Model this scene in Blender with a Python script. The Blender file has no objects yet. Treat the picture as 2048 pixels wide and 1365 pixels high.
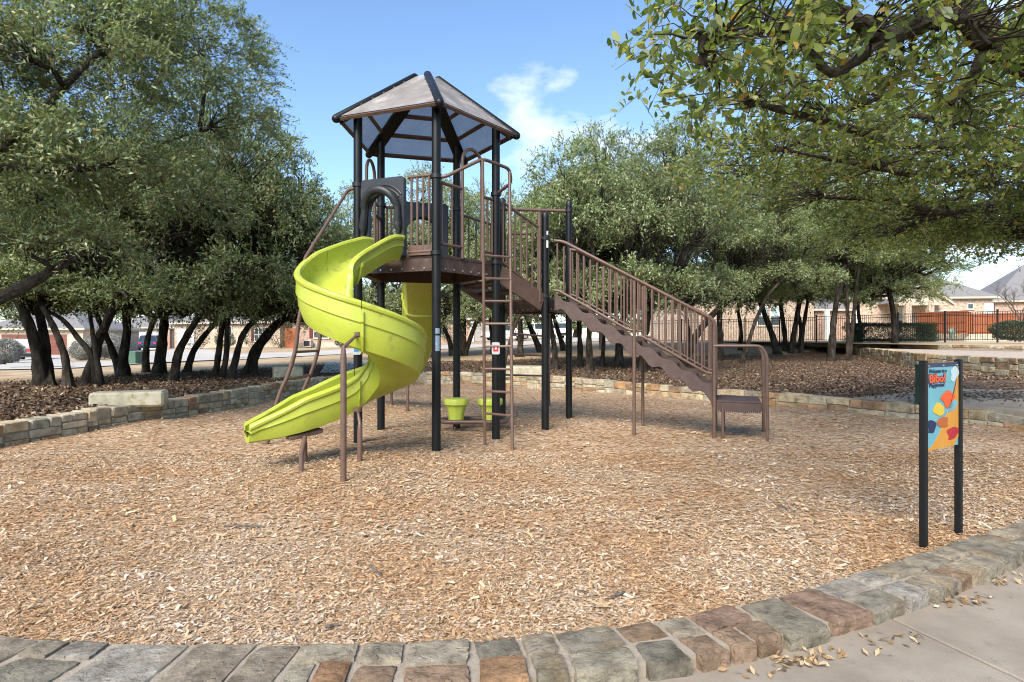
import bpy, bmesh, math, random
import numpy as np
from mathutils import Vector, Matrix

random.seed(7)
RNG = np.random.default_rng(11)
SC = bpy.context.scene
COL = SC.collection
R = math.radians

# ------------------------------------------------------------------ camera
F, HZ, CAMH = 1200.0, 682.5, 1.4          # focal length in photo pixels, horizon row, eye height
cam_d = bpy.data.cameras.new('camera')
cam_d.sensor_width = 36.0
cam_d.lens = F / 2048 * 36.0
cam_d.clip_start = 0.05
cam_d.clip_end = 2000
cam = bpy.data.objects.new('camera', cam_d)
cam.location = (0, 0, CAMH)
cam.rotation_euler = (R(90), 0, 0)
COL.objects.link(cam)
SC.camera = cam

# ------------------------------------------------------------------ sky, sun, exposure
SUN_EL, SUN_AZ = R(40), R(-158)            # azimuth from +Y, clockwise positive
world = bpy.data.worlds.new('World')
SC.world = world
world.use_nodes = True
wn, wl = world.node_tree.nodes, world.node_tree.links
wn.clear()
w_out = wn.new('ShaderNodeOutputWorld')
sky = wn.new('ShaderNodeTexSky')
sky.sky_type = 'NISHITA'
sky.sun_disc = False
sky.sun_elevation = SUN_EL
sky.sun_rotation = SUN_AZ
sky.altitude = 200
sky.air_density = 1.0
sky.dust_density = 0.1
sky.ozone_density = 2.5
w_bg = wn.new('ShaderNodeBackground'); w_bg.inputs['Strength'].default_value = 0.138
w_hs = wn.new('ShaderNodeHueSaturation'); w_hs.inputs['Saturation'].default_value = 1.04
wl.new(sky.outputs[0], w_hs.inputs['Color']); wl.new(w_hs.outputs[0], w_bg.inputs['Color'])
# fair-weather clouds all round the sky
w_tc = wn.new('ShaderNodeTexCoord')
w_map = wn.new('ShaderNodeMapping'); w_map.inputs['Scale'].default_value = (1, 1, 2.0)
w_map.inputs['Location'].default_value = (2.984, -.526, 4.208)
w_no = wn.new('ShaderNodeTexNoise'); w_no.inputs['Scale'].default_value = 3.2
w_no.inputs['Detail'].default_value = 9; w_no.inputs['Roughness'].default_value = 0.55
w_rmp = wn.new('ShaderNodeValToRGB')
w_rmp.color_ramp.elements[0].position = 0.60; w_rmp.color_ramp.elements[1].position = 0.74
w_cl = wn.new('ShaderNodeBackground'); w_cl.inputs['Color'].default_value = (0.93, 0.96, 1, 1)
w_cl.inputs['Strength'].default_value = 0.75
w_mix = wn.new('ShaderNodeMixShader')
wl.new(w_tc.outputs['Generated'], w_map.inputs[0]); wl.new(w_map.outputs[0], w_no.inputs['Vector'])
wl.new(w_no.outputs['Fac'], w_rmp.inputs[0]); wl.new(w_rmp.outputs[0], w_mix.inputs[0])
wl.new(w_bg.outputs[0], w_mix.inputs[1]); wl.new(w_cl.outputs[0], w_mix.inputs[2])
wl.new(w_mix.outputs[0], w_out.inputs['Surface'])

sun_d = bpy.data.lights.new('sun', 'SUN')
sun_d.energy = 3.9
sun_d.angle = R(36)
sun_d.color = (1.0, 0.91, 0.79)
sun = bpy.data.objects.new('sun', sun_d)
sdir = Vector((math.sin(SUN_AZ) * math.cos(SUN_EL), math.cos(SUN_AZ) * math.cos(SUN_EL), math.sin(SUN_EL)))
sun.rotation_euler = (-sdir).to_track_quat('-Z', 'Y').to_euler()
sun.location = sdir * 40
COL.objects.link(sun)

SC.view_settings.view_transform = 'Standard'
SC.view_settings.look = 'None'
SC.view_settings.exposure = 1.05
SC.view_settings.gamma = 1.0
SC.view_settings.use_curve_mapping = False
SC.render.engine = 'CYCLES'
cy = SC.cycles
cy.max_bounces = 8; cy.diffuse_bounces = 5; cy.glossy_bounces = 2
cy.transmission_bounces = 3; cy.transparent_max_bounces = 8
cy.use_denoising = True
cy.pixel_filter_type = 'BLACKMAN_HARRIS'; cy.filter_width = 1.05
cy.caustics_reflective = False; cy.caustics_refractive = False

# ------------------------------------------------------------------ materials
def _nodes(name):
    m = bpy.data.materials.new(name); m.use_nodes = True
    nt = m.node_tree; n = nt.nodes; l = nt.links
    b = n['Principled BSDF']
    return m, n, l, b

def ramp(n, stops):
    r = n.new('ShaderNodeValToRGB')
    e = r.color_ramp.elements
    while len(e) < len(stops): e.new(0.5)
    for i, (p, c) in enumerate(stops):
        e[i].position = p; e[i].color = (c[0], c[1], c[2], 1)
    return r

def pm(name, stops, scale=8, rough=.7, bump=.0, bscale=60, spec=.35, metal=0, detail=6, coord='Object', dirt=None, stretch=None):
    """noise driven colour between stops + fine bump"""
    m, n, l, b = _nodes(name)
    tc = n.new('ShaderNodeTexCoord')
    src = tc.outputs[coord]
    if stretch:
        mp = n.new('ShaderNodeMapping'); mp.inputs['Scale'].default_value = stretch
        l.new(src, mp.inputs[0]); src = mp.outputs[0]
    no = n.new('ShaderNodeTexNoise'); no.inputs['Scale'].default_value = scale
    no.inputs['Detail'].default_value = detail; no.inputs['Roughness'].default_value = .62
    l.new(src, no.inputs['Vector'])
    k = len(stops)
    st = [(.32 + .36 * i / max(1, k - 1), c) for i, c in enumerate(stops)]
    rp = ramp(n, st)
    l.new(no.outputs['Fac'], rp.inputs[0])
    col = rp.outputs[0]
    if dirt:
        n2 = n.new('ShaderNodeTexNoise'); n2.inputs['Scale'].default_value = dirt[1]; n2.inputs['Detail'].default_value = 8
        n2.inputs['Roughness'].default_value = .7
        l.new(src, n2.inputs['Vector'])
        r2 = ramp(n, [(dirt[2], (0, 0, 0)), (dirt[2] + .14, (1, 1, 1))])
        l.new(n2.outputs['Fac'], r2.inputs[0])
        mx = n.new('ShaderNodeMix'); mx.data_type = 'RGBA'
        l.new(r2.outputs[0], mx.inputs[0]); l.new(col, mx.inputs[6]); mx.inputs[7].default_value = (*dirt[0], 1)
        col = mx.outputs[2]
    l.new(col, b.inputs['Base Color'])
    b.inputs['Roughness'].default_value = rough
    b.inputs['Specular IOR Level'].default_value = spec
    b.inputs['Metallic'].default_value = metal
    if bump:
        nb = n.new('ShaderNodeTexNoise'); nb.inputs['Scale'].default_value = bscale; nb.inputs['Detail'].default_value = 8
        nb.inputs['Roughness'].default_value = .65
        l.new(src, nb.inputs['Vector'])
        bp = n.new('ShaderNodeBump'); bp.inputs['Strength'].default_value = bump; bp.inputs['Distance'].default_value = .02
        l.new(nb.outputs['Fac'], bp.inputs['Height']); l.new(bp.outputs[0], b.inputs['Normal'])
    return m

def island_mat(name, stops, rough=.6, spec=.3, trans=0.0, tint=None, lum=.25):
    """colour picked per loose piece (leaf, chip)"""
    m, n, l, b = _nodes(name)
    g = n.new('ShaderNodeNewGeometry')
    k = len(stops)
    rp = ramp(n, stops); rp.color_ramp.interpolation = 'LINEAR'
    l.new(g.outputs['Random Per Island'], rp.inputs[0])
    col = rp.outputs[0]
    oi = n.new('ShaderNodeObjectInfo')
    hs = n.new('ShaderNodeHueSaturation')
    mr = n.new('ShaderNodeMapRange'); mr.inputs['To Min'].default_value = 1 - lum; mr.inputs['To Max'].default_value = 1 + lum
    l.new(oi.outputs['Random'], mr.inputs['Value']); l.new(mr.outputs[0], hs.inputs['Value'])
    l.new(col, hs.inputs['Color']); col = hs.outputs[0]
    l.new(col, b.inputs['Base Color'])
    b.inputs['Roughness'].default_value = rough
    b.inputs['Specular IOR Level'].default_value = spec
    if trans:
        t = n.new('ShaderNodeBsdfTranslucent')
        br = n.new('ShaderNodeMix'); br.data_type = 'RGBA'; br.blend_type = 'MULTIPLY'; br.inputs[0].default_value = 1
        l.new(col, br.inputs[6]); br.inputs[7].default_value = (*(tint or (1.3, 1.5, .6)), 1)
        l.new(br.outputs[2], t.inputs['Color'])
        mx = n.new('ShaderNodeMixShader'); mx.inputs[0].default_value = trans
        l.new(b.outputs[0], mx.inputs[1]); l.new(t.outputs[0], mx.inputs[2])
        l.new(mx.outputs[0], n['Material Output'].inputs['Surface'])
    return m

def obj_color_stone(name, bump=.6, bscale=26, lichen=True, scale=5.0):
    """stone: object colour times mottling, with darker veins and lichen flecks"""
    m, n, l, b = _nodes(name)
    oi = n.new('ShaderNodeObjectInfo')
    tc = n.new('ShaderNodeTexCoord')
    ad = n.new('ShaderNodeVectorMath'); ad.operation = 'ADD'
    gp = n.new('ShaderNodeNewGeometry')
    l.new(gp.outputs['Position'], ad.inputs[0]); l.new(oi.outputs['Random'], ad.inputs[1])
    no = n.new('ShaderNodeTexNoise'); no.inputs['Scale'].default_value = scale; no.inputs['Detail'].default_value = 9
    no.inputs['Roughness'].default_value = .66
    l.new(ad.outputs[0], no.inputs['Vector'])
    rp = ramp(n, [(.28, (.34, .31, .28)), (.42, (.72, .69, .64)), (.55, (1.05, 1.02, .98)), (.72, (1.5, 1.42, 1.28))])
    l.new(no.outputs['Fac'], rp.inputs[0])
    mx = n.new('ShaderNodeMix'); mx.data_type = 'RGBA'; mx.blend_type = 'MULTIPLY'; mx.inputs[0].default_value = 1
    l.new(oi.outputs['Color'], mx.inputs[6]); l.new(rp.outputs[0], mx.inputs[7])
    col = mx.outputs[2]
    # rusty blotches
    n3 = n.new('ShaderNodeTexNoise'); n3.inputs['Scale'].default_value = 3.1; n3.inputs['Detail'].default_value = 6
    l.new(ad.outputs[0], n3.inputs['Vector'])
    r3 = ramp(n, [(.56, (0, 0, 0)), (.72, (.55, .55, .55))])
    l.new(n3.outputs['Fac'], r3.inputs[0])
    m3 = n.new('ShaderNodeMix'); m3.data_type = 'RGBA'
    l.new(r3.outputs[0], m3.inputs[0]); l.new(col, m3.inputs[6]); m3.inputs[7].default_value = (.25, .17, .09, 1)
    col = m3.outputs[2]
    if lichen:
        n4 = n.new('ShaderNodeTexNoise'); n4.inputs['Scale'].default_value = 14; n4.inputs['Detail'].default_value = 7
        n4.inputs['Roughness'].default_value = .75
        l.new(gp.outputs['Position'], n4.inputs['Vector'])
        r4 = ramp(n, [(.60, (0, 0, 0)), (.68, (.55, .55, .55))])
        l.new(n4.outputs['Fac'], r4.inputs[0])
        m4 = n.new('ShaderNodeMix'); m4.data_type = 'RGBA'
        l.new(r4.outputs[0], m4.inputs[0]); l.new(col, m4.inputs[6]); m4.inputs[7].default_value = (.24, .23, .12, 1)
        col = m4.outputs[2]
    l.new(col, b.inputs['Base Color'])
    b.inputs['Roughness'].default_value = .85; b.inputs['Specular IOR Level'].default_value = .2
    nb = n.new('ShaderNodeTexNoise'); nb.inputs['Scale'].default_value = bscale; nb.inputs['Detail'].default_value = 10
    nb.inputs['Roughness'].default_value = .7
    l.new(ad.outputs[0], nb.inputs['Vector'])
    bp = n.new('ShaderNodeBump'); bp.inputs['Strength'].default_value = bump; bp.inputs['Distance'].default_value = .03
    # cleft layers: sharp steps where the stone split
    ns = n.new('ShaderNodeTexNoise'); ns.inputs['Scale'].default_value = 6.5; ns.inputs['Detail'].default_value = 5
    l.new(ad.outputs[0], ns.inputs['Vector'])
    rs_ = ramp(n, [(.44, (0, 0, 0)), (.455, (.5, .5, .5)), (.56, (.55, .55, .55)), (.575, (1, 1, 1))]); l.new(ns.outputs['Fac'], rs_.inputs[0])
    b2 = n.new('ShaderNodeBump'); b2.inputs['Strength'].default_value = .8; b2.inputs['Distance'].default_value = .012
    l.new(rs_.outputs[0], b2.inputs['Height'])
    l.new(nb.outputs['Fac'], bp.inputs['Height']); l.new(b2.outputs[0], bp.inputs['Normal']); l.new(bp.outputs[0], b.inputs['Normal'])
    return m

def brick_mat(name, c1, c2, cm, scale=1.0, bw=.24, rh=.09):
    m, n, l, b = _nodes(name)
    tc = n.new('ShaderNodeTexCoord')
    sx = n.new('ShaderNodeSeparateXYZ'); cx = n.new('ShaderNodeCombineXYZ')
    ad = n.new('ShaderNodeMath'); ad.operation = 'ADD'
    l.new(tc.outputs['Object'], sx.inputs[0]); l.new(sx.outputs[0], ad.inputs[0]); l.new(sx.outputs[1], ad.inputs[1])
    l.new(ad.outputs[0], cx.inputs[0]); l.new(sx.outputs[2], cx.inputs[1])
    bt = n.new('ShaderNodeTexBrick')
    bt.inputs['Scale'].default_value = scale; bt.inputs['Brick Width'].default_value = bw; bt.inputs['Row Height'].default_value = rh
    bt.inputs['Mortar Size'].default_value = .01; bt.inputs['Bias'].default_value = 0
    bt.inputs['Color1'].default_value = (*c1, 1); bt.inputs['Color2'].default_value = (*c2, 1); bt.inputs['Mortar'].default_value = (*cm, 1)
    l.new(cx.outputs[0], bt.inputs['Vector'])
    no = n.new('ShaderNodeTexNoise'); no.inputs['Scale'].default_value = 6; no.inputs['Detail'].default_value = 6
    l.new(tc.outputs['Object'], no.inputs['Vector'])
    rp = ramp(n, [(.3, (.6, .6, .6)), (.7, (1.35, 1.3, 1.25))]); l.new(no.outputs['Fac'], rp.inputs[0])
    mx = n.new('ShaderNodeMix'); mx.data_type = 'RGBA'; mx.blend_type = 'MULTIPLY'; mx.inputs[0].default_value = 1
    l.new(bt.outputs['Color'], mx.inputs[6]); l.new(rp.outputs[0], mx.inputs[7])
    l.new(mx.outputs[2], b.inputs['Base Color']); b.inputs['Roughness'].default_value = .9
    return m

M = {}
M['black'] = pm('black_powder_coat', [(.004, .0045, .005), (.008, .009, .010)], 6, .42, .0, spec=.28)
M['blackcap'] = pm('black_rubber_collar', [(.008, .008, .009), (.014, .014, .014)], 8, .45)
M['brown'] = pm('brown_powder_coat', [(.095, .056, .041), (.13, .080, .060)], 9, .42, spec=.45)
M['brownd'] = pm('brown_plastisol_deck', [(.045, .026, .021), (.085, .055, .046)], 7, .55, .15, 140, dirt=((.14, .11, .09), 9, .56))
M['stairbrown'] = pm('brown_stair_plastisol', [(.062, .038, .033), (.088, .058, .052)], 10, .6, .2, 220)
M['grey_plastic'] = pm('charcoal_moulded_plastic', [(.018, .020, .023), (.030, .033, .037)], 6, .42, .05, 160, dirt=((.06, .065, .065), 5, .60))
M['lime'] = pm('lime_green_plastic', [(.335, .385, .036), (.40, .455, .066)], 3, .36, .03, 90, spec=.45, dirt=((.25, .24, .05), 6, .57))
M['limeseat'] = pm('lime_seat_plastic', [(.40, .47, .06), (.46, .54, .09)], 4, .4)
M['seam'] = pm('seam_grime', [(.10, .11, .02), (.16, .17, .03)], 20, .8)
M['white_paint'] = pm('white_paint', [(.70, .70, .68), (.80, .80, .78)], 3, .6)
M['steel'] = pm('zinc_bolt', [(.45, .45, .44), (.6, .6, .6)], 10, .35, metal=.8)
M['bark'] = pm('live_oak_bark', [(.014, .011, .009), (.034, .028, .022), (.078, .067, .056)], 7, .92, .9, 22, spec=.1, stretch=(1, 1, .35))
M['barklich'] = pm('lichen_bark', [(.02, .016, .013), (.05, .042, .034), (.08, .07, .055)], 16, .92, .9, 40, spec=.1, dirt=((.26, .27, .22), 17, .62))
M['twig'] = pm('twig_bark', [(.08, .066, .054), (.15, .128, .105)], 20, .9)
LEAF_STOPS = [(0, (.075, .11, .042)), (.30, (.155, .205, .082)), (.62, (.25, .298, .138)), (.86, (.41, .435, .24)), (.965, (.20, .175, .05)), (1, (.24, .13, .03))]
M['leaf'] = island_mat('live_oak_leaf', LEAF_STOPS, .36, .55, .34, tint=(1.2, 1.4, .7))
M['leafnear'] = island_mat('live_oak_leaf_near', [(0, (.055, .085, .026)), (.35, (.12, .16, .048)), (.72, (.20, .23, .070)), (.93, (.30, .30, .09)), (.985, (.33, .23, .06)), (1, (.34, .15, .04))], .36, .5, .5, tint=(1.4, 1.6, .65))
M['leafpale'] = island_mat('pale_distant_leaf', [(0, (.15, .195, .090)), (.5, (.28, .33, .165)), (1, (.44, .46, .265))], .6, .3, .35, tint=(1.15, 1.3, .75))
M['leafbush'] = island_mat('shrub_leaf', [(0, (.015, .032, .012)), (.5, (.030, .056, .022)), (1, (.06, .09, .035))], .5, .5, .1)
M['leafgrey'] = island_mat('silver_shrub_leaf', [(0, (.20, .20, .19)), (.5, (.30, .30, .28)), (1, (.42, .42, .40))], .7, .2, .1)
M['agave'] = pm('agave_blade', [(.16, .24, .20), (.24, .33, .27)], 5, .6)
def patchy(m, scale, c0, c1):
    n, l = m.node_tree.nodes, m.node_tree.links; b = n['Principled BSDF']; src = b.inputs['Base Color'].links[0].from_socket
    g = n.new('ShaderNodeNewGeometry'); no = n.new('ShaderNodeTexNoise'); no.inputs['Scale'].default_value = scale; no.inputs['Detail'].default_value = 5
    l.new(g.outputs['Position'], no.inputs['Vector']); r = ramp(n, [(.38, c0), (.60, c1)]); l.new(no.outputs['Fac'], r.inputs[0])
    mx = n.new('ShaderNodeMix'); mx.data_type = 'RGBA'; mx.blend_type = 'MULTIPLY'; mx.inputs[0].default_value = 1
    l.new(src, mx.inputs[6]); l.new(r.outputs[0], mx.inputs[7]); l.new(mx.outputs[2], b.inputs['Base Color']); return m
M['chip'] = island_mat('wood_chip', [(0, (.25, .16, .095)), (.08, (.37, .24, .135)), (.33, (.46, .315, .19)), (.52, (.50, .365, .24)), (.70, (.53, .425, .315)), (.86, (.56, .49, .40)), (.95, (.58, .53, .46)), (1, (.42, .38, .33))], .85, .2, 0, lum=0)
patchy(M['chip'], .9, (.90, .75, .58), (.98, .96, .92))
M['litterleaf'] = island_mat('dry_oak_leaf', [(0, (.045, .026, .015)), (.35, (.10, .060, .036)), (.7, (.17, .110, .068)), (.92, (.26, .19, .125)), (1, (.36, .30, .22))], .8, .2, 0, lum=0)
M['stone'] = obj_color_stone('wall_stone')
M['kerbstone'] = obj_color_stone('kerb_stone', .8, 34, True, 9.0)
M['mortar'] = pm('mortar', [(.26, .22, .17), (.36, .31, .25)], 14, .95, .5, 90)
M['limestone'] = pm('limestone_block', [(.25, .235, .16), (.40, .37, .27), (.50, .465, .37)], 4, .9, .5, 40, dirt=((.22, .20, .06), 5, .54))
M['concrete'] = pm('sidewalk_concrete', [(.21, .175, .136), (.265, .225, .176), (.305, .265, .212)], 2.2, .9, .3, 160, dirt=((.19, .165, .14), 9, .58))
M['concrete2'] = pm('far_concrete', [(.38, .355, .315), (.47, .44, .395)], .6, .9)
M['grass'] = pm('dry_lawn', [(.33, .24, .145), (.42, .32, .20), (.50, .40, .27)], .9, .95, .5, 30)
M['gravel'] = pm('terrace_gravel', [(.30, .235, .185), (.42, .345, .28), (.52, .45, .38)], 9, .95, .6, 60)
M['roofpanel'] = None
M['green_metal'] = pm('green_coated_metal', [(.012, .055, .045), (.02, .075, .06)], 6, .45)
M['util'] = pm('utility_green', [(.05, .11, .075), (.07, .14, .095)], 3, .6)
M['cedar'] = pm('stained_cedar', [(.22, .062, .022), (.34, .11, .042)], 3, .75, stretch=(6, 6, .5))
M['shingle'] = pm('grey_shingle', [(.13, .125, .125), (.19, .185, .185), (.25, .245, .24)], 14, .95, .6, 60)
M['trim'] = pm('beige_trim', [(.45, .38, .29), (.52, .45, .36)], 2, .8)
M['brick'] = brick_mat('tan_brick', (.36, .25, .18), (.48, .38, .29), (.52, .46, .38))
M['brick2'] = brick_mat('rose_brick', (.30, .17, .12), (.44, .30, .23), (.48, .40, .33))
M['stonehouse'] = brick_mat('cream_stone', (.52, .44, .33), (.60, .53, .42), (.50, .44, .35), 1, .4, .22)
M['stucco'] = pm('pale_stucco', [(.50, .45, .37), (.56, .51, .44)], 2, .9)
M['garage_red'] = pm('red_brown_garage_door', [(.15, .05, .034), (.19, .066, .046)], 2, .6)
M['garage_white'] = pm('white_garage_door', [(.66, .66, .64), (.74, .74, .72)], 2, .6)
M['garage_grey'] = pm('grey_garage_door', [(.28, .27, .25), (.33, .32, .30)], 2, .6)
M['glass'] = pm('window_glass', [(.02, .03, .035), (.05, .065, .07)], .8, .08, spec=.6)
M['blind'] = pm('pale_window_blind', [(.38, .50, .48), (.46, .56, .54)], 2, .35)
M['tyre'] = pm('tyre_rubber', [(.012, .012, .012), (.02, .02, .02)], 5, .8)
M['rim'] = pm('alloy_rim', [(.35, .35, .35), (.5, .5, .5)], 4, .35, metal=.7)
M['tail'] = pm('tail_light', [(.45, .02, .015), (.55, .03, .02)], 4, .3)
M['car_silver'] = pm('silver_car_paint', [(.32, .32, .33), (.38, .38, .39)], 1, .3, metal=.35)
M['car_blue'] = pm('dark_blue_car_paint', [(.015, .045, .115), (.02, .06, .14)], 1, .25, spec=.6)
M['car_white'] = pm('white_car_paint', [(.68, .68, .68), (.76, .76, .76)], 1, .3)
M['plate'] = pm('number_plate', [(.7, .7, .7), (.8, .8, .8)], 4, .5)
M['shutter'] = pm('maroon_shutter', [(.10, .02, .018), (.13, .03, .025)], 3, .6)
M['iron'] = pm('black_iron', [(.01, .01, .011), (.018, .018, .018)], 6, .5)
M['sticker_b'] = pm('blue_print', [(.02, .16, .42), (.04, .26, .56)], 40, .4)
M['sticker_r'] = pm('red_print', [(.5, .02, .02), (.6, .03, .03)], 20, .4)
M['sticker_g'] = pm('grey_label', [(.42, .43, .43), (.5, .5, .5)], 20, .4)
M['sticker_lb'] = pm('pale_blue_label', [(.10, .16, .24), (.22, .29, .36)], 50, .5)
M['sign_sky'] = pm('sign_light_blue', [(.10, .30, .36), (.15, .38, .43)], 3, .35)
M['sign_orange'] = pm('sign_orange', [(.50, .22, .03), (.58, .28, .05)], 4, .35)
M['sign_navy'] = pm('sign_navy', [(.012, .02, .07), (.018, .03, .09)], 4, .35)
M['sign_red'] = pm('sign_red', [(.62, .075, .015), (.70, .10, .02)], 4, .35)
M['sign_yellow'] = pm('sign_yellow', [(.55, .38, .03), (.62, .45, .05)], 4, .35)
M['sign_crimson'] = pm('sign_crimson', [(.35, .02, .03), (.42, .03, .04)], 4, .35)
M['sign_pale'] = pm('sign_pale', [(.40, .52, .55), (.5, .6, .62)], 4, .35)
M['sign_brown'] = pm('sign_brown', [(.34, .09, .025), (.42, .12, .03)], 4, .35)
M['twigdark'] = pm('fallen_twig', [(.055, .05, .045), (.13, .115, .1)], 30, .9)
M['dryleaf'] = pm('tan_dry_leaf', [(.34, .22, .12), (.45, .31, .18)], 30, .8)

def make_roof_panel():
    m, n, l, b = _nodes('perforated_bronze_sheet')
    tc = n.new('ShaderNodeTexCoord')
    no = n.new('ShaderNodeTexNoise'); no.inputs['Scale'].default_value = 4; no.inputs['Detail'].default_value = 7
    l.new(tc.outputs['Object'], no.inputs['Vector'])
    rp = ramp(n, [(.35, (.20, .18, .165)), (.55, (.27, .245, .225)), (.72, (.42, .40, .38))])
    l.new(no.outputs['Fac'], rp.inputs[0]); l.new(rp.outputs[0], b.inputs['Base Color'])
    b.inputs['Roughness'].default_value = .6
    t = n.new('ShaderNodeBsdfTransparent')
    mx = n.new('ShaderNodeMixShader'); mx.inputs[0].default_value = .20
    l.new(b.outputs[0], mx.inputs[1]); l.new(t.outputs[0], mx.inputs[2])
    l.new(mx.outputs[0], n['Material Output'].inputs['Surface'])
    return m
M['roofpanel'] = make_roof_panel()

def chip_ground_mat():
    m, n, l, b = _nodes('wood_chip_bed')
    g = n.new('ShaderNodeNewGeometry')
    mp = n.new('ShaderNodeMapping'); mp.inputs['Scale'].default_value = (26, 44, 30)
    l.new(g.outputs['Position'], mp.inputs[0])
    nd = n.new('ShaderNodeTexNoise'); nd.inputs['Scale'].default_value = 1.3; nd.inputs['Detail'].default_value = 2
    l.new(mp.outputs[0], nd.inputs['Vector'])
    ml = n.new('ShaderNodeVectorMath'); ml.operation = 'MULTIPLY_ADD'
    ml.inputs[1].default_value = (1.6, 1.6, 1.6)
    l.new(nd.outputs['Color'], ml.inputs[0]); l.new(mp.outputs[0], ml.inputs[2])
    v = n.new('ShaderNodeTexVoronoi'); v.inputs['Scale'].default_value = 1.0
    l.new(ml.outputs[0], v.inputs['Vector'])
    sp = n.new('ShaderNodeSeparateColor'); l.new(v.outputs['Color'], sp.inputs[0])
    rp = ramp(n, [(0, (.10, .055, .03)), (.2, (.27, .16, .085)), (.5, (.41, .265, .145)), (.8, (.50, .39, .27)), (1, (.58, .52, .44))])
    l.new(sp.outputs[0], rp.inputs[0])
    n2 = n.new('ShaderNodeTexNoise'); n2.inputs['Scale'].default_value = .55; n2.inputs['Detail'].default_value = 5
    l.new(g.outputs['Position'], n2.inputs['Vector'])
    r2 = ramp(n, [(.35, (.86, .80, .74)), (.65, (1.06, 1.05, 1.04))]); l.new(n2.outputs['Fac'], r2.inputs[0])
    mx = n.new('ShaderNodeMix'); mx.data_type = 'RGBA'; mx.blend_type = 'MULTIPLY'; mx.inputs[0].default_value = 1
    l.new(rp.outputs[0], mx.inputs[6]); l.new(r2.outputs[0], mx.inputs[7])
    l.new(mx.outputs[2], b.inputs['Base Color']); b.inputs['Roughness'].default_value = .9
    b.inputs['Specular IOR Level'].default_value = .15
    bp = n.new('ShaderNodeBump'); bp.inputs['Strength'].default_value = .8; bp.inputs['Distance'].default_value = .02
    l.new(sp.outputs[1], bp.inputs['Height']); l.new(bp.outputs[0], b.inputs['Normal'])
    return m
M['chipbed'] = chip_ground_mat()

def ground_mat():
    """leaf litter near the trees, dry lawn beyond: blended by the 'lawn' attribute"""
    m, n, l, b = _nodes('litter_and_lawn')
    g = n.new('ShaderNodeNewGeometry')
    a = n.new('ShaderNodeAttribute'); a.attribute_name = 'lawn'
    v = n.new('ShaderNodeTexVoronoi'); v.inputs['Scale'].default_value = 16
    l.new(g.outputs['Position'], v.inputs['Vector'])
    sp = n.new('ShaderNodeSeparateColor'); l.new(v.outputs['Color'], sp.inputs[0])
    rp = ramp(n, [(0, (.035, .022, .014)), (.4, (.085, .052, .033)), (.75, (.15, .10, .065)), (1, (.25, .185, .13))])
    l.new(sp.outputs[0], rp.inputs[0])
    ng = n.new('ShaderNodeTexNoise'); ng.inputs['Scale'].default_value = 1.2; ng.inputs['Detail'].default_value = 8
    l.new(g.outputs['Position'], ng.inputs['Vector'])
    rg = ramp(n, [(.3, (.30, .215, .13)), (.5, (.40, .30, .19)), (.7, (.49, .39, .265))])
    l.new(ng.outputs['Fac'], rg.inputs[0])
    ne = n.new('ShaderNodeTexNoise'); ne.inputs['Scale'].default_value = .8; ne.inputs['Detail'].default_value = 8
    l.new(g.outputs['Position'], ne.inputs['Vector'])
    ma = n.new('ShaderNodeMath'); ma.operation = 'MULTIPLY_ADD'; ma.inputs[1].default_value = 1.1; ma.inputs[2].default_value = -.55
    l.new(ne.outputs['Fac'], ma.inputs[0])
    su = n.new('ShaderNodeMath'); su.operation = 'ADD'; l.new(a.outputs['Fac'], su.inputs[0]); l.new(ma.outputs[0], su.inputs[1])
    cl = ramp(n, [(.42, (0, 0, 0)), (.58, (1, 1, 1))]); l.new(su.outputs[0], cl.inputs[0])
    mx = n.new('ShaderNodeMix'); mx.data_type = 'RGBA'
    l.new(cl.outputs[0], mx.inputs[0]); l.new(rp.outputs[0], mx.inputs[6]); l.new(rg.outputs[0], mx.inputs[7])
    l.new(mx.outputs[2], b.inputs['Base Color']); b.inputs['Roughness'].default_value = .95
    b.inputs['Specular IOR Level'].default_value = .1
    bp = n.new('ShaderNodeBump'); bp.inputs['Strength'].default_value = .7; bp.inputs['Distance'].default_value = .03
    l.new(sp.outputs[1], bp.inputs['Height']); l.new(bp.outputs[0], b.inputs['Normal'])
    return m
M['ground'] = ground_mat()

# ------------------------------------------------------------------ mesh helpers
def link(name, me, mat, parent=None, smooth=False):
    o = bpy.data.objects.new(name, me)
    if mat is not None and not me.materials: me.materials.append(mat)
    if smooth: me.polygons.foreach_set('use_smooth', np.ones(len(me.polygons), dtype=bool))
    COL.objects.link(o)
    if parent is not None:
        o.parent = parent
        if parent.parent is None:
            o.matrix_parent_inverse = parent.matrix_basis.inverted()
        else:
            o.matrix_parent_inverse = (parent.parent.matrix_basis @ parent.matrix_parent_inverse @ parent.matrix_basis).inverted()
    return o

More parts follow.
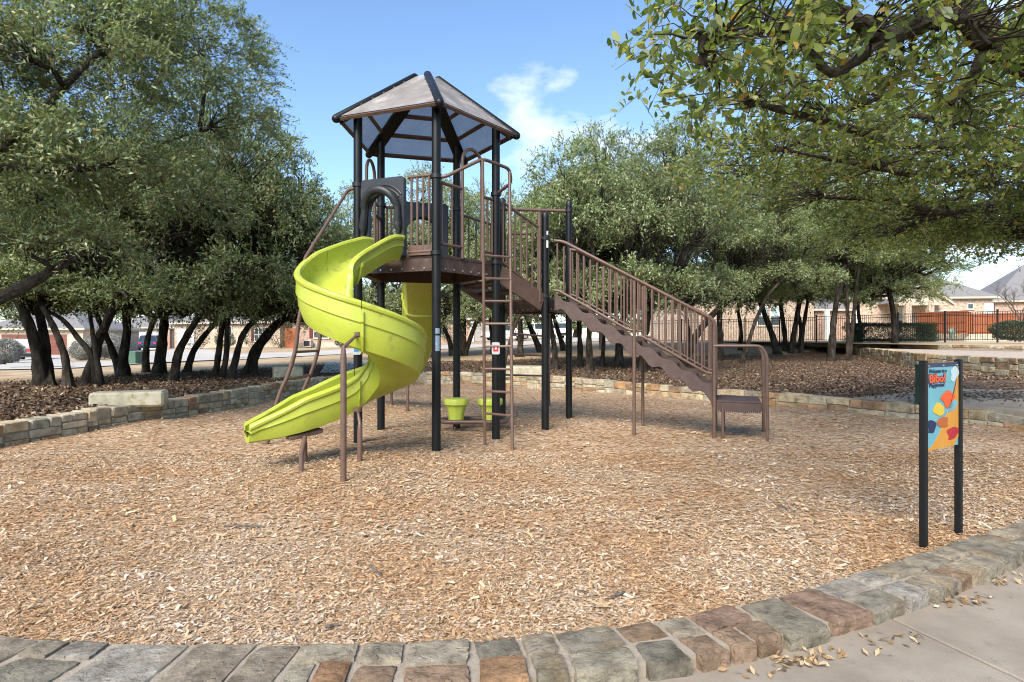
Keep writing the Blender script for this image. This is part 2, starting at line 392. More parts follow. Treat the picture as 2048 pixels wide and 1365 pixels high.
class MB:
    def __init__(s): s.v = []; s.f = []
    def add(s, vs, fs):
        b = len(s.v); s.v += [tuple(p) for p in vs]; s.f += [tuple(i + b for i in f) for f in fs]; return s
    def box(s, c, d, rz=0, taper=1.0):
        hx, hy, hz = d[0] / 2, d[1] / 2, d[2] / 2
        cr, sr = math.cos(rz), math.sin(rz); vs = []
        for z, k in ((-hz, 1), (hz, taper)):
            for x, y in ((-hx, -hy), (hx, -hy), (hx, hy), (-hx, hy)):
                x *= k; y *= k
                vs.append((c[0] + x * cr - y * sr, c[1] + x * sr + y * cr, c[2] + z))
        return s.add(vs, [(3, 2, 1, 0), (4, 5, 6, 7), (0, 1, 5, 4), (1, 2, 6, 5), (2, 3, 7, 6), (3, 0, 4, 7)])
    def bar(s, a, b, w, h, up=(0, 0, 1)):
        """rectangular bar from a to b: w across, h along up"""
        a, b = Vector(a), Vector(b); t = (b - a).normalized(); u = Vector(up)
        sd = t.cross(u)
        if sd.length < 1e-4: sd = t.cross(Vector((0, 1, 0)))
        sd.normalize(); u = sd.cross(t).normalized()
        vs = [p + sd * i * w / 2 + u * j * h / 2 for p in (a, b) for i, j in ((-1, -1), (1, -1), (1, 1), (-1, 1))]
        return s.add(vs, [(3, 2, 1, 0), (4, 5, 6, 7), (0, 1, 5, 4), (1, 2, 6, 5), (2, 3, 7, 6), (3, 0, 4, 7)])
    def tube(s, pts, r, seg=10, cap=True):
        pts = [Vector(p) for p in pts]; n = len(pts)
        rs = r if isinstance(r, (list, tuple)) else [r] * n
        t0 = (pts[1] - pts[0]).normalized()
        nrm = t0.cross(Vector((0, 0, 1)))
        if nrm.length < .1: nrm = t0.cross(Vector((1, 0, 0)))
        nrm.normalize(); base = len(s.v)
        for i in range(n):
            t = (pts[min(i + 1, n - 1)] - pts[max(i - 1, 0)])
            if t.length < 1e-9: t = t0.copy()
            t.normalize()
            nrm = (nrm - t * nrm.dot(t))
            if nrm.length < 1e-6: nrm = t.orthogonal()
            nrm.normalize(); bn = t.cross(nrm)
            for k in range(seg):
                a = 2 * math.pi * k / seg
                s.v.append(tuple(pts[i] + (nrm * math.cos(a) + bn * math.sin(a)) * rs[i]))
        for i in range(n - 1):
            for k in range(seg):
                a, b = base + i * seg + k, base + i * seg + (k + 1) % seg
                s.f.append((a, b, b + seg, a + seg))
        if cap:
            s.f.append(tuple(base + k for k in reversed(range(seg))))
            s.f.append(tuple(base + (n - 1) * seg + k for k in range(seg)))
        return s
    def cyl(s, x, y, z0, z1, r, seg=16): return s.tube([(x, y, z0), (x, y, z1)], r, seg)
    def lathe(s, c, prof, seg=20, ang=0.0, lobes=0, amp=0):
        base = len(s.v); n = len(prof)
        for r, z in prof:
            for k in range(seg):
                a = ang + 2 * math.pi * k / seg
                rr = r * (1 + (amp * math.cos(lobes * a) if lobes else 0))
                s.v.append((c[0] + rr * math.cos(a), c[1] + rr * math.sin(a), c[2] + z))
        for i in range(n - 1):
            for k in range(seg):
                a, b = base + i * seg + k, base + i * seg + (k + 1) % seg
                s.f.append((a, b, b + seg, a + seg))
        s.f.append(tuple(base + k for k in reversed(range(seg)))); s.f.append(tuple(base + (n - 1) * seg + k for k in range(seg)))
        return s
    def prism(s, poly, z0, z1):
        n = len(poly)
        vs = [(p[0], p[1], z0) for p in poly] + [(p[0], p[1], z1) for p in poly]
        return s.add(vs, [tuple(reversed(range(n))), tuple(range(n, 2 * n))] + [(i, (i + 1) % n, n + (i + 1) % n, n + i) for i in range(n)])
    def slab(s, quad, nrm, th):
        """thick plate: polygon pts extruded along nrm"""
        n = len(quad); nv = Vector(nrm) * th
        vs = [Vector(p) for p in quad] + [Vector(p) + nv for p in quad]
        return s.add(vs, [tuple(reversed(range(n))), tuple(range(n, 2 * n))] + [(i, (i + 1) % n, n + (i + 1) % n, n + i) for i in range(n)])
    def mesh(s, name):
        me = bpy.data.meshes.new(name); me.from_pydata(s.v, [], s.f); me.update(); return me
    def build(s, name, mat, parent=None, smooth=False, bevel=0):
        me = s.mesh(name)
        bm = bmesh.new(); bm.from_mesh(me); bmesh.ops.recalc_face_normals(bm, faces=bm.faces)
        if bevel: bmesh.ops.bevel(bm, geom=bm.edges[:], offset=bevel, segments=1, affect='EDGES', clamp_overlap=True)
        bm.to_mesh(me); bm.free()
        o = link(name, me, mat, parent)
        if smooth:
            me.polygons.foreach_set('use_smooth', np.ones(len(me.polygons), dtype=bool))
            try: me.set_sharp_from_angle(angle=R(38))
            except Exception: pass
        return o

def np_mesh(name, verts, k):
    """verts (N*k,3) -> N separate k-gons"""
    n = len(verts) // k
    me = bpy.data.meshes.new(name)
    me.vertices.add(len(verts)); me.vertices.foreach_set('co', np.ascontiguousarray(verts, dtype=np.float32).ravel())
    me.loops.add(n * k); me.loops.foreach_set('vertex_index', np.arange(n * k, dtype=np.int32))
    me.polygons.add(n); me.polygons.foreach_set('loop_start', np.arange(0, n * k, k, dtype=np.int32))
    me.polygons.foreach_set('loop_total', np.full(n, k, dtype=np.int32))
    me.update(calc_edges=True)
    return me

def grid_mesh(name, P):
    """P (a,b,3) -> quad grid"""
    a, b = P.shape[:2]
    me = bpy.data.meshes.new(name)
    idx = np.arange(a * b).reshape(a, b)
    q = np.stack([idx[:-1, :-1], idx[1:, :-1], idx[1:, 1:], idx[:-1, 1:]], -1).reshape(-1, 4)
    me.from_pydata(P.reshape(-1, 3).tolist(), [], q.tolist()); me.update()
    return me

def catmull(pts, n=6):
    pts = [Vector(p) for p in pts]; out = []
    P = [pts[0] * 2 - pts[1]] + pts + [pts[-1] * 2 - pts[-2]]
    for i in range(1, len(P) - 2):
        for j in range(n):
            t = j / n; a, b, c, d = P[i - 1], P[i], P[i + 1], P[i + 2]
            out.append(.5 * ((2 * b) + (c - a) * t + (2 * a - 5 * b + 4 * c - d) * t * t + (3 * b - a - 3 * c + d) * t ** 3))
    out.append(pts[-1]); return out

def rounded(pts, rad=.08, n=4):
    """polyline with bent corners"""
    pts = [Vector(p) for p in pts]; out = [pts[0]]
    for i in range(1, len(pts) - 1):
        a, b, c = pts[i - 1], pts[i], pts[i + 1]
        r = min(rad, (a - b).length * .45, (c - b).length * .45)
        p, q = b + (a - b).normalized() * r, b + (c - b).normalized() * r
        for j in range(n + 1):
            t = j / n; out.append(p * (1 - t) ** 2 + b * 2 * t * (1 - t) + q * t * t)
    out.append(pts[-1]); return out

def thing(name, label, cat, loc=(0, 0, 0), group=None, rz=0):
    o = bpy.data.objects.new(name, None); COL.objects.link(o)
    o.empty_display_size = .2; o.location = loc; o.rotation_euler = (0, 0, rz)
    o['label'] = label; o['category'] = cat
    if group: o['group'] = group
    o.matrix_basis = Matrix.Translation(Vector(loc)) @ Matrix.Rotation(rz, 4, 'Z')
    return o
def tag(o, label, cat, group=None):
    o['label'] = label; o['category'] = cat
    if group: o['group'] = group
    return o
def struct(o): o['kind'] = 'structure'; return o
def stuff(o): o['kind'] = 'stuff'; return o

def W(px, py, D): return Vector(((px - 1024) * D / F, D, CAMH - (py - HZ) * D / F))
def C(px, py, z=0.0):
    D = F * (CAMH - z) / (py - HZ); return Vector(((px - 1024) * D / F, D, z))

# ------------------------------------------------------------------ the pit outline and the terrain
PC = np.array([0.3, 9.8])
_px = [(51, 1298), (403, 1306), (683, 1306), (862, 1305), (965, 1299), (1057, 1290), (1146, 1282), (1248, 1270), (1300, 1262), (1450, 1232),
       (1600, 1195), (1720, 1160), (1840, 1118), (1950, 1081), (2048, 1048)]
_bp = [tuple(C(x, y)[:2]) for x, y in _px] + [(5.6, 5.75), (7.0, 7.25), (8.07, 9.46)]
_bp += [tuple(C(x, y)[:2]) for x, y in [(1830, 838), (1690, 824), (1560, 812), (1413, 802), (1280, 792), (1150, 783), (1000, 773), (850, 768.5), (700, 775), (600, 788), (528, 804),
        (440, 821), (360, 834), (270, 847), (154, 868), (0, 894)]]
_bp += [(-6.75, 6.9), (-6.1, 5.4), (-4.9, 4.1), (-3.4, 3.15)]
_bp = np.array(_bp)
_an = np.arctan2(_bp[:, 1] - PC[1], _bp[:, 0] - PC[0]); _rd = np.hypot(_bp[:, 0] - PC[0], _bp[:, 1] - PC[1])
_o = np.argsort(_an); _an, _rd = _an[_o], _rd[_o]
TH = np.linspace(-math.pi, math.pi, 721)
_r = np.interp(TH, np.concatenate([_an - 2 * math.pi, _an, _an + 2 * math.pi]), np.concatenate([_rd] * 3))
_ker = np.exp(-np.linspace(-2, 2, 19) ** 2); _ker /= _ker.sum()
RB = np.convolve(np.concatenate([_r[-19:-1], _r, _r[1:19]]), _ker, 'same')[18:-18]
def polar(x, y):
    dx, dy = np.asarray(x) - PC[0], np.asarray(y) - PC[1]
    return np.arctan2(dy, dx), np.hypot(dx, dy)
def outside(x, y):
    a, r = polar(x, y); return r - np.interp(a, TH, RB)
def edge_pt(a, s=0.0):
    r = np.interp(a, TH, RB) + s
    return PC[0] + r * math.cos(a), PC[1] + r * math.sin(a)
# height of the retaining wall round the pit, by angle about PC
_hw = [(-180, .33), (-165, .30), (-150, .16), (-135, .05), (-30, .045), (-20, .09), (-5, .20), (10, .26), (40, .27), (60, .30), (80, .38), (105, .41), (125, .38), (150, .37), (170, .34), (180, .33)]
def wall_h(a): return np.interp(a, [R(d) for d, _ in _hw], [h for _, h in _hw])

_prof = {-600: [(8, .33), (16, .3), (40, -.1), (51, -.28), (60, -.02), (90, .3), (300, 1)],
         0: [(8, .33), (16, .3), (40, -.1), (51, -.28), (60, -.02), (90, .3), (300, 1)],
         290: [(10, .35), (18, .33), (40, .1), (55, .1), (68, .29), (90, .5), (300, 1.5)],
         450: [(12, .35), (20, .35), (40, .1), (50, .2), (60, .6), (90, 1), (300, 2)],
         700: [(19, .38), (26, .42), (45, .4), (55, .6), (62, .75), (90, 1), (300, 3)],
         950: [(19.5, .4), (28, .45), (45, .75), (58, 1.0), (70, 1.2), (90, 1.5), (300, 3)],
         1130: [(17, .35), (25, .4), (35, .7), (50, 1.1), (62, 1.5), (72, 1.76), (100, 2), (300, 3)],
         1440: [(14, .27), (33, .35), (40, .8), (48, 1.36), (70, 1.4), (300, 3)],
         1660: [(12, .27), (33, .31), (38, .5), (43, 1.1), (48, 1.36), (100, 1.5), (300, 3)],
         1760: [(12, .26), (30, .32), (36, .5), (41, 1.15), (46, 1.33), (100, 1.45), (300, 2)],
         3000: [(9, .22), (18, .3), (30, .34), (60, .6), (100, 1), (300, 2)]}
_az = sorted(_prof)
def prof_z(x, y):
    x, y = np.broadcast_arrays(np.asarray(x, float), np.asarray(y, float))
    D = np.maximum(y, 2.0); px = 1024 + F * x / D
    cols = np.stack([np.interp(D, [d for d, _ in _prof[a]], [z for _, z in _prof[a]]) for a in _az], 0)
    i = np.clip(np.searchsorted(_az, px) - 1, 0, len(_az) - 2)
    a0 = np.array(_az)[i]; a1 = np.array(_az)[i + 1]; t = np.clip((px - a0) / (a1 - a0), 0, 1)
    z0 = np.take_along_axis(cols, i[None], 0)[0]; z1 = np.take_along_axis(cols, (i + 1)[None], 0)[0]
    return z0 * (1 - t) + z1 * t
def sstep(x, a, b):
    t = np.clip((np.asarray(x) - a) / (b - a), 0, 1); return t * t * (3 - 2 * t)
def terrain(x, y):
    a, r = polar(x, y); s = r - np.interp(a, TH, RB)
    near = np.interp(a, [R(d) for d, _ in _hw], [h for _, h in _hw]) - .03
    k = sstep(s, .3, 5.0)
    z = near * (1 - k) + prof_z(x, y) * k
    wy = sstep(np.asarray(y) + .25 * np.abs(x), 4.6, 8.6)
    return z * wy + (-.10) * (1 - wy)
def chip_z(x, y):
    x, y = np.asarray(x), np.asarray(y)
    return .012 * np.sin(x * 1.7 + y * .6) + .010 * np.sin(x * .8 - y * 1.9 + 1) + .007 * np.sin(x * 3.1 + y * 2.7) - .004
def G(px, py):
    """the ground point seen at a photo pixel, beyond the wall"""
    D = np.concatenate([np.arange(4, 40, .05), np.arange(40, 140, .25)])
    x = (px - 1024) * D / F; z = CAMH - (py - HZ) * D / F
    h = np.where(z <= terrain(x, D))[0]
    h = [i for i in h if outside(x[i], D[i]) > .25]
    i = h[0] if len(h) else len(D) - 1
    return Vector((float(x[i]), float(D[i]), float(terrain(x[i], D[i]))))

# ground: rings round the pit
_ss = np.array([.04, .15, .3, .5, .8, 1.2, 1.7, 2.4, 3.2, 4.2, 5.4, 6.8, 8.4, 10.2, 12.2, 14.5, 17, 20, 23, 26, 29, 32, 36, 40, 45, 50, 56, 63, 72, 85, 105, 140, 200, 300, 500, 900])
_aa = np.linspace(-math.pi, math.pi, 361)
GX = PC[0] + (np.interp(_aa, TH, RB)[:, None] + _ss[None]) * np.cos(_aa)[:, None]
GY = PC[1] + (np.interp(_aa, TH, RB)[:, None] + _ss[None]) * np.sin(_aa)[:, None]
GZ = terrain(GX, GY) - .004
gme = grid_mesh('ground', np.stack([GX, GY, GZ], -1))
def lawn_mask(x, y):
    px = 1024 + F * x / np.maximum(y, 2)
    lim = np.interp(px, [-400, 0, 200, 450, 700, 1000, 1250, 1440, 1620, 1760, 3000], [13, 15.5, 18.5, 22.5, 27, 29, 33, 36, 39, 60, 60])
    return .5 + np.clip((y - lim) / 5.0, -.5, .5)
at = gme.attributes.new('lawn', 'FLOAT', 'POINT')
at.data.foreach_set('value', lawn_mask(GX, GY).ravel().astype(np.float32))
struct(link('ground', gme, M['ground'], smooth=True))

# wood chip bed
_fr = np.linspace(0, 1, 60)
CX = PC[0] + (np.interp(_aa, TH, RB)[:, None] + .06) * _fr[None] * np.cos(_aa)[:, None]
CY = PC[1] + (np.interp(_aa, TH, RB)[:, None] + .06) * _fr[None] * np.sin(_aa)[:, None]
struct(link('wood_chip_bed', grid_mesh('wood_chip_bed', np.stack([CX, CY, chip_z(CX, CY)], -1)), M['chipbed'], smooth=True))

def quads(pos, dirs, side, ln, wd, lift=None):
    """rhomb leaves: base, side, tip, side"""
    a = pos - dirs * (ln / 2)[:, None]; c = pos + dirs * (ln / 2)[:, None]
    b = pos + side * (wd / 2)[:, None]; d = pos - side * (wd / 2)[:, None]
    if lift is not None: b = b + lift; d = d + lift
    return np.stack([a, b, c, d], 1).reshape(-1, 3)
def unit(v): return v / np.maximum(np.linalg.norm(v, axis=-1, keepdims=True), 1e-9)

def scatter_chips():
    out = []
    for d0, d1, n, l0, l1, wr in ((2.0, 4.2, 260000, .012, .036, .32), (4.2, 7.5, 220000, .016, .044, .34), (7.5, 20, 110000, .024, .062, .38)):
        D = np.sqrt(RNG.uniform(d0 ** 2, d1 ** 2, n)); px = RNG.uniform(-140, 2190, n)
        x = (px - 1024) * D / F; y = D
        ok = outside(x, y) < .03
        x, y = x[ok], y[ok]; n = len(x)
        a = RNG.uniform(0, 2 * math.pi, n); tl = RNG.normal(0, .17, n)
        dr = np.stack([np.cos(a) * np.cos(tl), np.sin(a) * np.cos(tl), np.sin(tl)], -1)
        rl = RNG.normal(0, .26, n)
        sd0 = np.stack([-np.sin(a), np.cos(a), np.zeros(n)], -1)
        up = np.cross(dr, sd0); sd = sd0 * np.cos(rl)[:, None] + up * np.sin(rl)[:, None]
        ln = RNG.uniform(l0, l1, n) * RNG.uniform(.6, 1.15, n); q_ = RNG.uniform(0, 1, n); ln = np.where(q_ < .05, ln * 1.6, np.where(q_ > .5, ln * .55, ln)); wd = ln * RNG.uniform(wr * .5, wr * 1.3, n)
        z = chip_z(x, y) + .006 + np.abs(np.sin(tl)) * ln * .5 + np.abs(np.sin(rl)) * wd * .4 + RNG.uniform(0, .012, n)
        p = np.stack([x, y, z], -1)
        k1 = RNG.uniform(.3, 1, n)[:, None]; k2 = RNG.uniform(.3, 1, n)[:, None]
        h, w = dr * (ln / 2)[:, None], sd * (wd / 2)[:, None]
        out.append(np.stack([p - h - w * k1, p + h * k2 - w, p + h + w * k1, p - h * k2 + w], 1).reshape(-1, 3))
    me = np_mesh('wood_chips', np.concatenate(out), 4)
    o = stuff(link('wood_chips', me, M['chip']))
    tag(o, 'loose tan and grey wood chips covering the playground pit', 'wood chips')
scatter_chips()

def scatter_litter():
    n = 150000
    D = 7 + 31 * RNG.uniform(0, 1, n) ** 1.5; px = RNG.uniform(-150, 2200, n)
    x = (px - 1024) * D / F; s = outside(x, D)
    m = lawn_mask(x, D) + RNG.normal(0, .2, n)
    ok = (s > .28) & (m < .45); x, y = x[ok], D[ok]
    ok = ~((x > 6.2) & (y < 17) & (1024 + F * x / y > 1850) & (RNG.uniform(0, 1, len(x)) > .12)); x, y = x[ok], y[ok]; n = len(x)
    a = RNG.uniform(0, 2 * math.pi, n); tl = RNG.normal(0, .35, n); rl = RNG.normal(0, .5, n)
    dr = np.stack([np.cos(a) * np.cos(tl), np.sin(a) * np.cos(tl), np.sin(tl)], -1)
    sd0 = np.stack([-np.sin(a), np.cos(a), np.zeros(n)], -1); up = np.cross(dr, sd0)
    sd = sd0 * np.cos(rl)[:, None] + up * np.sin(rl)[:, None]
    ln = RNG.uniform(.05, .10, n); wd = ln * RNG.uniform(.35, .6, n)
    z = terrain(x, y) + .012 + np.abs(np.sin(tl)) * ln * .5
    me = np_mesh('leaf_litter', quads(np.stack([x, y, z], -1), dr, sd, ln, wd), 4)
    o = stuff(link('leaf_litter', me, M['litterleaf']))
    tag(o, 'brown fallen oak leaves carpeting the ground under the trees', 'leaf litter')
scatter_litter()

# ------------------------------------------------------------------ stones
def stone_mesh(name, n, rough, cham=.10):
    """unit stone -.5...5: n x n faces per side, rounded and roughened"""
    bm = bmesh.new(); bmesh.ops.create_cube(bm, size=1.0)
    if n > 1: bmesh.ops.subdivide_edges(bm, edges=bm.edges[:], cuts=n - 1, use_grid_fill=True)
    ph = [random.uniform(0, 9) for _ in range(6)]
    jx = {(a, b): (random.uniform(-.06, .045), random.uniform(-.06, .045)) for a in (0, 1) for b in (0, 1)}
    for v in bm.verts:
        c = v.co
        fx, fy = c.x + .5, c.y + .5
        ox = sum(jx[a, b][0] * (fx if a else 1 - fx) * (fy if b else 1 - fy) * (1 if a else -1) for a in (0, 1) for b in (0, 1))
        oy = sum(jx[a, b][1] * (fx if a else 1 - fx) * (fy if b else 1 - fy) * (1 if b else -1) for a in (0, 1) for b in (0, 1))
        k = sum(1 for q in c if abs(q) > .49)
        if k >= 2:
            sh = cham * (.5 if k == 2 else .72) * random.uniform(.4, 1.2)
            for i in range(3):
                if abs(c[i]) > .49: c[i] -= math.copysign(sh * (.5 if i < 2 else .9), c[i])
        w = .5 * math.sin(c.x * 7 + ph[0]) * math.sin(c.y * 6 + ph[1]) + .5 * math.sin(c.z * 5 + c.x * 4 + ph[2])
        v.co += Vector((random.gauss(0, 1), random.gauss(0, 1), random.gauss(0, 1))) * rough * .4 + v.normal * w * rough + Vector((ox, oy, 0))
    me = bpy.data.meshes.new(name); bm.to_mesh(me); bm.free()
    return me
def chamfer_stone(name, rough):
    bm = bmesh.new(); bmesh.ops.create_cube(bm, size=1.0)
    for v in bm.verts: v.co += Vector([random.uniform(-1, 1) * rough for _ in range(3)])
    bmesh.ops.bevel(bm, geom=bm.edges[:], offset=.07, segments=1, affect='EDGES')
    for v in bm.verts: v.co += Vector([random.uniform(-1, 1) * .012 for _ in range(3)])
    me = bpy.data.meshes.new(name); bm.to_mesh(me); bm.free(); return me
WALL_ST = [chamfer_stone('wall_stone', .05) for _ in range(7)]
KERB_ST = [stone_mesh('kerb_stone', 7, .020, .075) for _ in range(8)]
for m_ in WALL_ST: m_.materials.append(M['stone'])
for m_ in KERB_ST: m_.materials.append(M['kerbstone'])

def stone(parent, me, x, y, z, rz, sx, sy, sz, col):
    o = bpy.data.objects.new('stone', me); COL.objects.link(o)
    o.parent = parent; o.matrix_parent_inverse = parent.matrix_basis.inverted()
    o.location = (x, y, z); o.rotation_euler = (0, 0, rz); o.scale = (sx, sy, sz)
    o.color = (*col, 1); return o

WALL_COLS = [(.42, .355, .24), (.47, .395, .27), (.38, .34, .25), (.44, .34, .205), (.34, .31, .24), (.38, .235, .13), (.48, .43, .33), (.30, .205, .135), (.40, .38, .31), (.45, .40, .29)]
def split_rect(u0, u1, v0, v1, out, mw, mh, rng):
    w, h = u1 - u0, v1 - v0
    if w > mw * 2.1 and (h < mh * 1.9 or rng.random() < .55):
        t = u0 + w * rng.uniform(.35, .65)
        split_rect(u0, t, v0, v1, out, mw, mh, rng); split_rect(t, u1, v0, v1, out, mw, mh, rng)
    elif h > mh * 1.9:
        t = v0 + h * rng.uniform(.38, .62)
        split_rect(u0, u1, v0, t, out, mw, mh, rng); split_rect(u0, u1, t, v1, out, mw, mh, rng)
    elif w > mw * 1.7 and rng.random() < .6:
        t = u0 + w * rng.uniform(.35, .65)
        split_rect(u0, t, v0, v1, out, mw, mh, rng); split_rect(t, u1, v0, v1, out, mw, mh, rng)
    else: out.append((u0, u1, v0, v1))

def path_wall(name, label, pts, hfun, z0fun, depth, mw, mh, face, seed, cap=None, cols=WALL_COLS, group=None):
    """random ashlar wall along a plan polyline; face=+1: the visible face lies left of the walking direction"""
    rng = random.Random(seed)
    P = np.array(pts); seg = np.hypot(*np.diff(P, axis=0).T); S = np.concatenate([[0], np.cumsum(seg)]); L = S[-1]
    at_ = lambda s: (np.interp(s, S, P[:, 0]), np.interp(s, S, P[:, 1]))
    t = thing(name, label, 'wall', (P[0][0], P[0][1], 0), group)
    core = MB(); N = max(4, int(L / .4)); vs = []; fs = []
    def frame(s):
        x, y = at_(s); x0, y0 = at_(max(0, s - .15)); x1, y1 = at_(min(L, s + .15))
        a = math.atan2(y1 - y0, x1 - x0); return x, y, a
    for i in range(N + 1):
        x, y, a = frame(L * i / N); nx, ny = -math.sin(a) * face, math.cos(a) * face
        h, zb = float(hfun(x, y)), float(z0fun(x, y))
        for dd, zz in ((-.02, zb - .12), (-.02, zb + h - .035), (-depth + .02, zb + h - .035), (-depth + .02, zb - .12)):
            vs.append((x + nx * dd, y + ny * dd, zz))
    for i in range(N):
        for k in range(4):
            a0 = i * 4 + k; b0 = i * 4 + (k + 1) % 4; fs.append((a0, b0, b0 + 4, a0 + 4))
    fs += [(0, 1, 2, 3), (4 * N + 3, 4 * N + 2, 4 * N + 1, 4 * N)]
    core.add(vs, fs).build('mortar', M['mortar'], t)
    s = 0.0
    while s < L - .1:
        w = min(rng.uniform(.6, 1.15), L - s)
        x, y, a = frame(s + w / 2); h, zb = float(hfun(x, y)), float(z0fun(x, y)) - .05
        cells = []; split_rect(s, s + w, 0, h + .05, cells, mw, mh, rng)
        for u0, u1, v0, v1 in cells:
            x, y, a = frame((u0 + u1) / 2); nx, ny = -math.sin(a) * face, math.cos(a) * face
            pr = rng.uniform(-.004, .022); top = v1 > h + .04
            dp = depth + pr if top else .14
            cx, cy_ = x + nx * (pr - dp / 2), y + ny * (pr - dp / 2)
            c = rng.choice(cols); k = rng.uniform(.8, 1.15)
            dz = rng.uniform(-.012, .012) if top else 0
            stone(t, rng.choice(WALL_ST), cx, cy_, zb + (v0 + v1) / 2 + dz, a, u1 - u0 - .014, dp, v1 - v0 - .012, [q * k for q in c])
        s += w
    return t

def arc_pts(a0, a1, n, s=0.0): return [edge_pt(R(a0 + (a1 - a0) * i / n), s) for i in range(n + 1)]
hf = lambda x, y: wall_h(math.atan2(y - PC[1], x - PC[0]))
zf0 = lambda x, y: 0.0
# walking with increasing angle (counter-clockwise): the pit lies on the left
path_wall('retaining_wall', 'low curved tan stone wall at the left behind the spiral slide', arc_pts(112, 178, 80) + arc_pts(-180, -158, 26)[1:], hf, zf0, .3, .26, .10, 1, 3)
path_wall('retaining_wall', 'low curved stone wall behind the tower and the stairs', arc_pts(46, 112, 80, 0), hf, zf0, .3, .3, .11, 1, 5)
path_wall('retaining_wall', 'low pale stone edging along the path behind the sign', arc_pts(-18, 46, 70), hf, zf0, .3, .34, .11, 1, 8)

def front_kerb():
    rng = random.Random(21)
    t = thing('stone_kerb', 'broad flagstone kerb curving across the foreground', 'kerb', (*edge_pt(R(-90)), 0))
    pts = arc_pts(-148, -18, 400); P = np.array(pts)
    S = np.concatenate([[0], np.cumsum(np.hypot(*np.diff(P, axis=0).T))]); L = S[-1]; Wd = .33
    def fr(s):
        x, y = np.interp(s, S, P[:, 0]), np.interp(s, S, P[:, 1])
        x1, y1 = np.interp(s + .05, S, P[:, 0]), np.interp(s + .05, S, P[:, 1]); x0, y0 = np.interp(s - .05, S, P[:, 0]), np.interp(s - .05, S, P[:, 1])
        return x, y, math.atan2(y1 - y0, x1 - x0)
    vs, fs = [], []; N = int(L / .12)
    for i in range(N + 1):
        x, y, a = fr(min(L - .06, max(.06, L * i / N))); nx, ny = math.sin(a), -math.cos(a)
        h = float(wall_h(math.atan2(y - PC[1], x - PC[0])))
        for dd, zz in ((.0, -.1), (.0, h - .012), (Wd - .02, h - .014), (Wd - .02, -.1)): vs.append((x + nx * dd, y + ny * dd, zz))
    for i in range(N):
        for k in range(4):
            a0, b0 = i * 4 + k, i * 4 + (k + 1) % 4; fs.append((a0, b0, b0 + 4, a0 + 4))
    MB().add(vs, fs).build('mortar', M['mortar'], t)
    gg = [(.25, .23, .18), (.28, .25, .195), (.225, .21, .17), (.29, .25, .195)]; br = [(.24, .172, .12), (.27, .165, .095), (.225, .155, .115)]; bl = [(.31, .29, .255), (.27, .255, .23)]
    s = 0.05
    while s < L - .2:
        w = rng.uniform(.16, .38); x, y, a = fr(s + w / 2)
        rows = [(0, Wd)] if rng.random() < .42 else [(0, Wd * rng.uniform(.42, .62))]
        if rows[0][1] < Wd: rows.append((rows[0][1], Wd))
        for ri, (d0, d1) in enumerate(rows):
            cells = [(s, s + w)]
            if w > .24 and d1 - d0 < .2 and rng.random() < .35: cells = [(s, s + w * .45), (s + w * .45, s + w)]
            for u0, u1 in cells:
                x, y, a = fr((u0 + u1) / 2); nx, ny = math.sin(a), -math.cos(a); dm = (d0 + d1) / 2
                h = float(wall_h(math.atan2(y - PC[1], x - PC[0])))
                outer = d1 > Wd - .01
                r_ = rng.random(); c = rng.choice(bl if r_ < .12 else br if r_ < (.50 if outer and len(rows) > 1 else .28) else gg)
                k = rng.uniform(.85, 1.15); th = .14
                ov = .012 if outer else 0
                stone(t, rng.choice(KERB_ST), x + nx * (dm + ov), y + ny * (dm + ov), h + rng.uniform(-.006, .009) - th / 2, a + rng.uniform(-.05, .05) + (math.pi if rng.random() < .5 else 0),
                      u1 - u0 - .016, d1 - d0 - .014 + 2 * ov, th, [q * k for q in c])
        s += w
front_kerb()

# ------------------------------------------------------------------ sidewalk in the foreground: slabs with open joints
def slab_part(name, poly, z0, z1, mat, parent, bev=.006):
    return MB().prism(poly, z0, z1).build(name, mat, parent, bevel=bev)
sw = thing('sidewalk', 'pale concrete sidewalk', 'sidewalk', (0, 1.5, -.1)); del sw['label']; del sw['category']; struct(sw)
ja, jb = Vector(C(1835, 1262, -.03)[:2]), Vector(C(2060, 1368, -.03)[:2])
jd = (jb - ja).normalized(); jn = Vector((-jd.y, jd.x))           # joint direction, and across
out_edge = [Vector(edge_pt(R(d), .30)) for d in range(-128, -24, 3)]
def slab_between(o0, o1, name='slab'):
    """strip of sidewalk between two joints; bounded by the kerb on one side"""
    ring = []
    for p in out_edge:
        q = (p - ja).dot(jn)
        if o0 + .004 < q < o1 - .004: ring.append(p)
    if not ring: return
    ring.sort(key=lambda p: (p - ja).dot(jn))
    def onkerb(o):
        best = min(out_edge, key=lambda p: abs((p - ja).dot(jn) - o)); return best + jn * (o - (best - ja).dot(jn))
    k0, k1 = onkerb(o0 + .009), onkerb(o1 - .009)
    far = 3.2
    poly = [k0] + ring + [k1, k1 + jd * far, k0 + jd * far]
    slab_part('slab', [tuple(p) for p in poly], -.13, -.03, M['concrete'], sw)
for o0, o1 in ((-3.2, -1.6), (-1.6, 0), (0, 1.6), (1.6, 3.4)): slab_between(o0, o1)

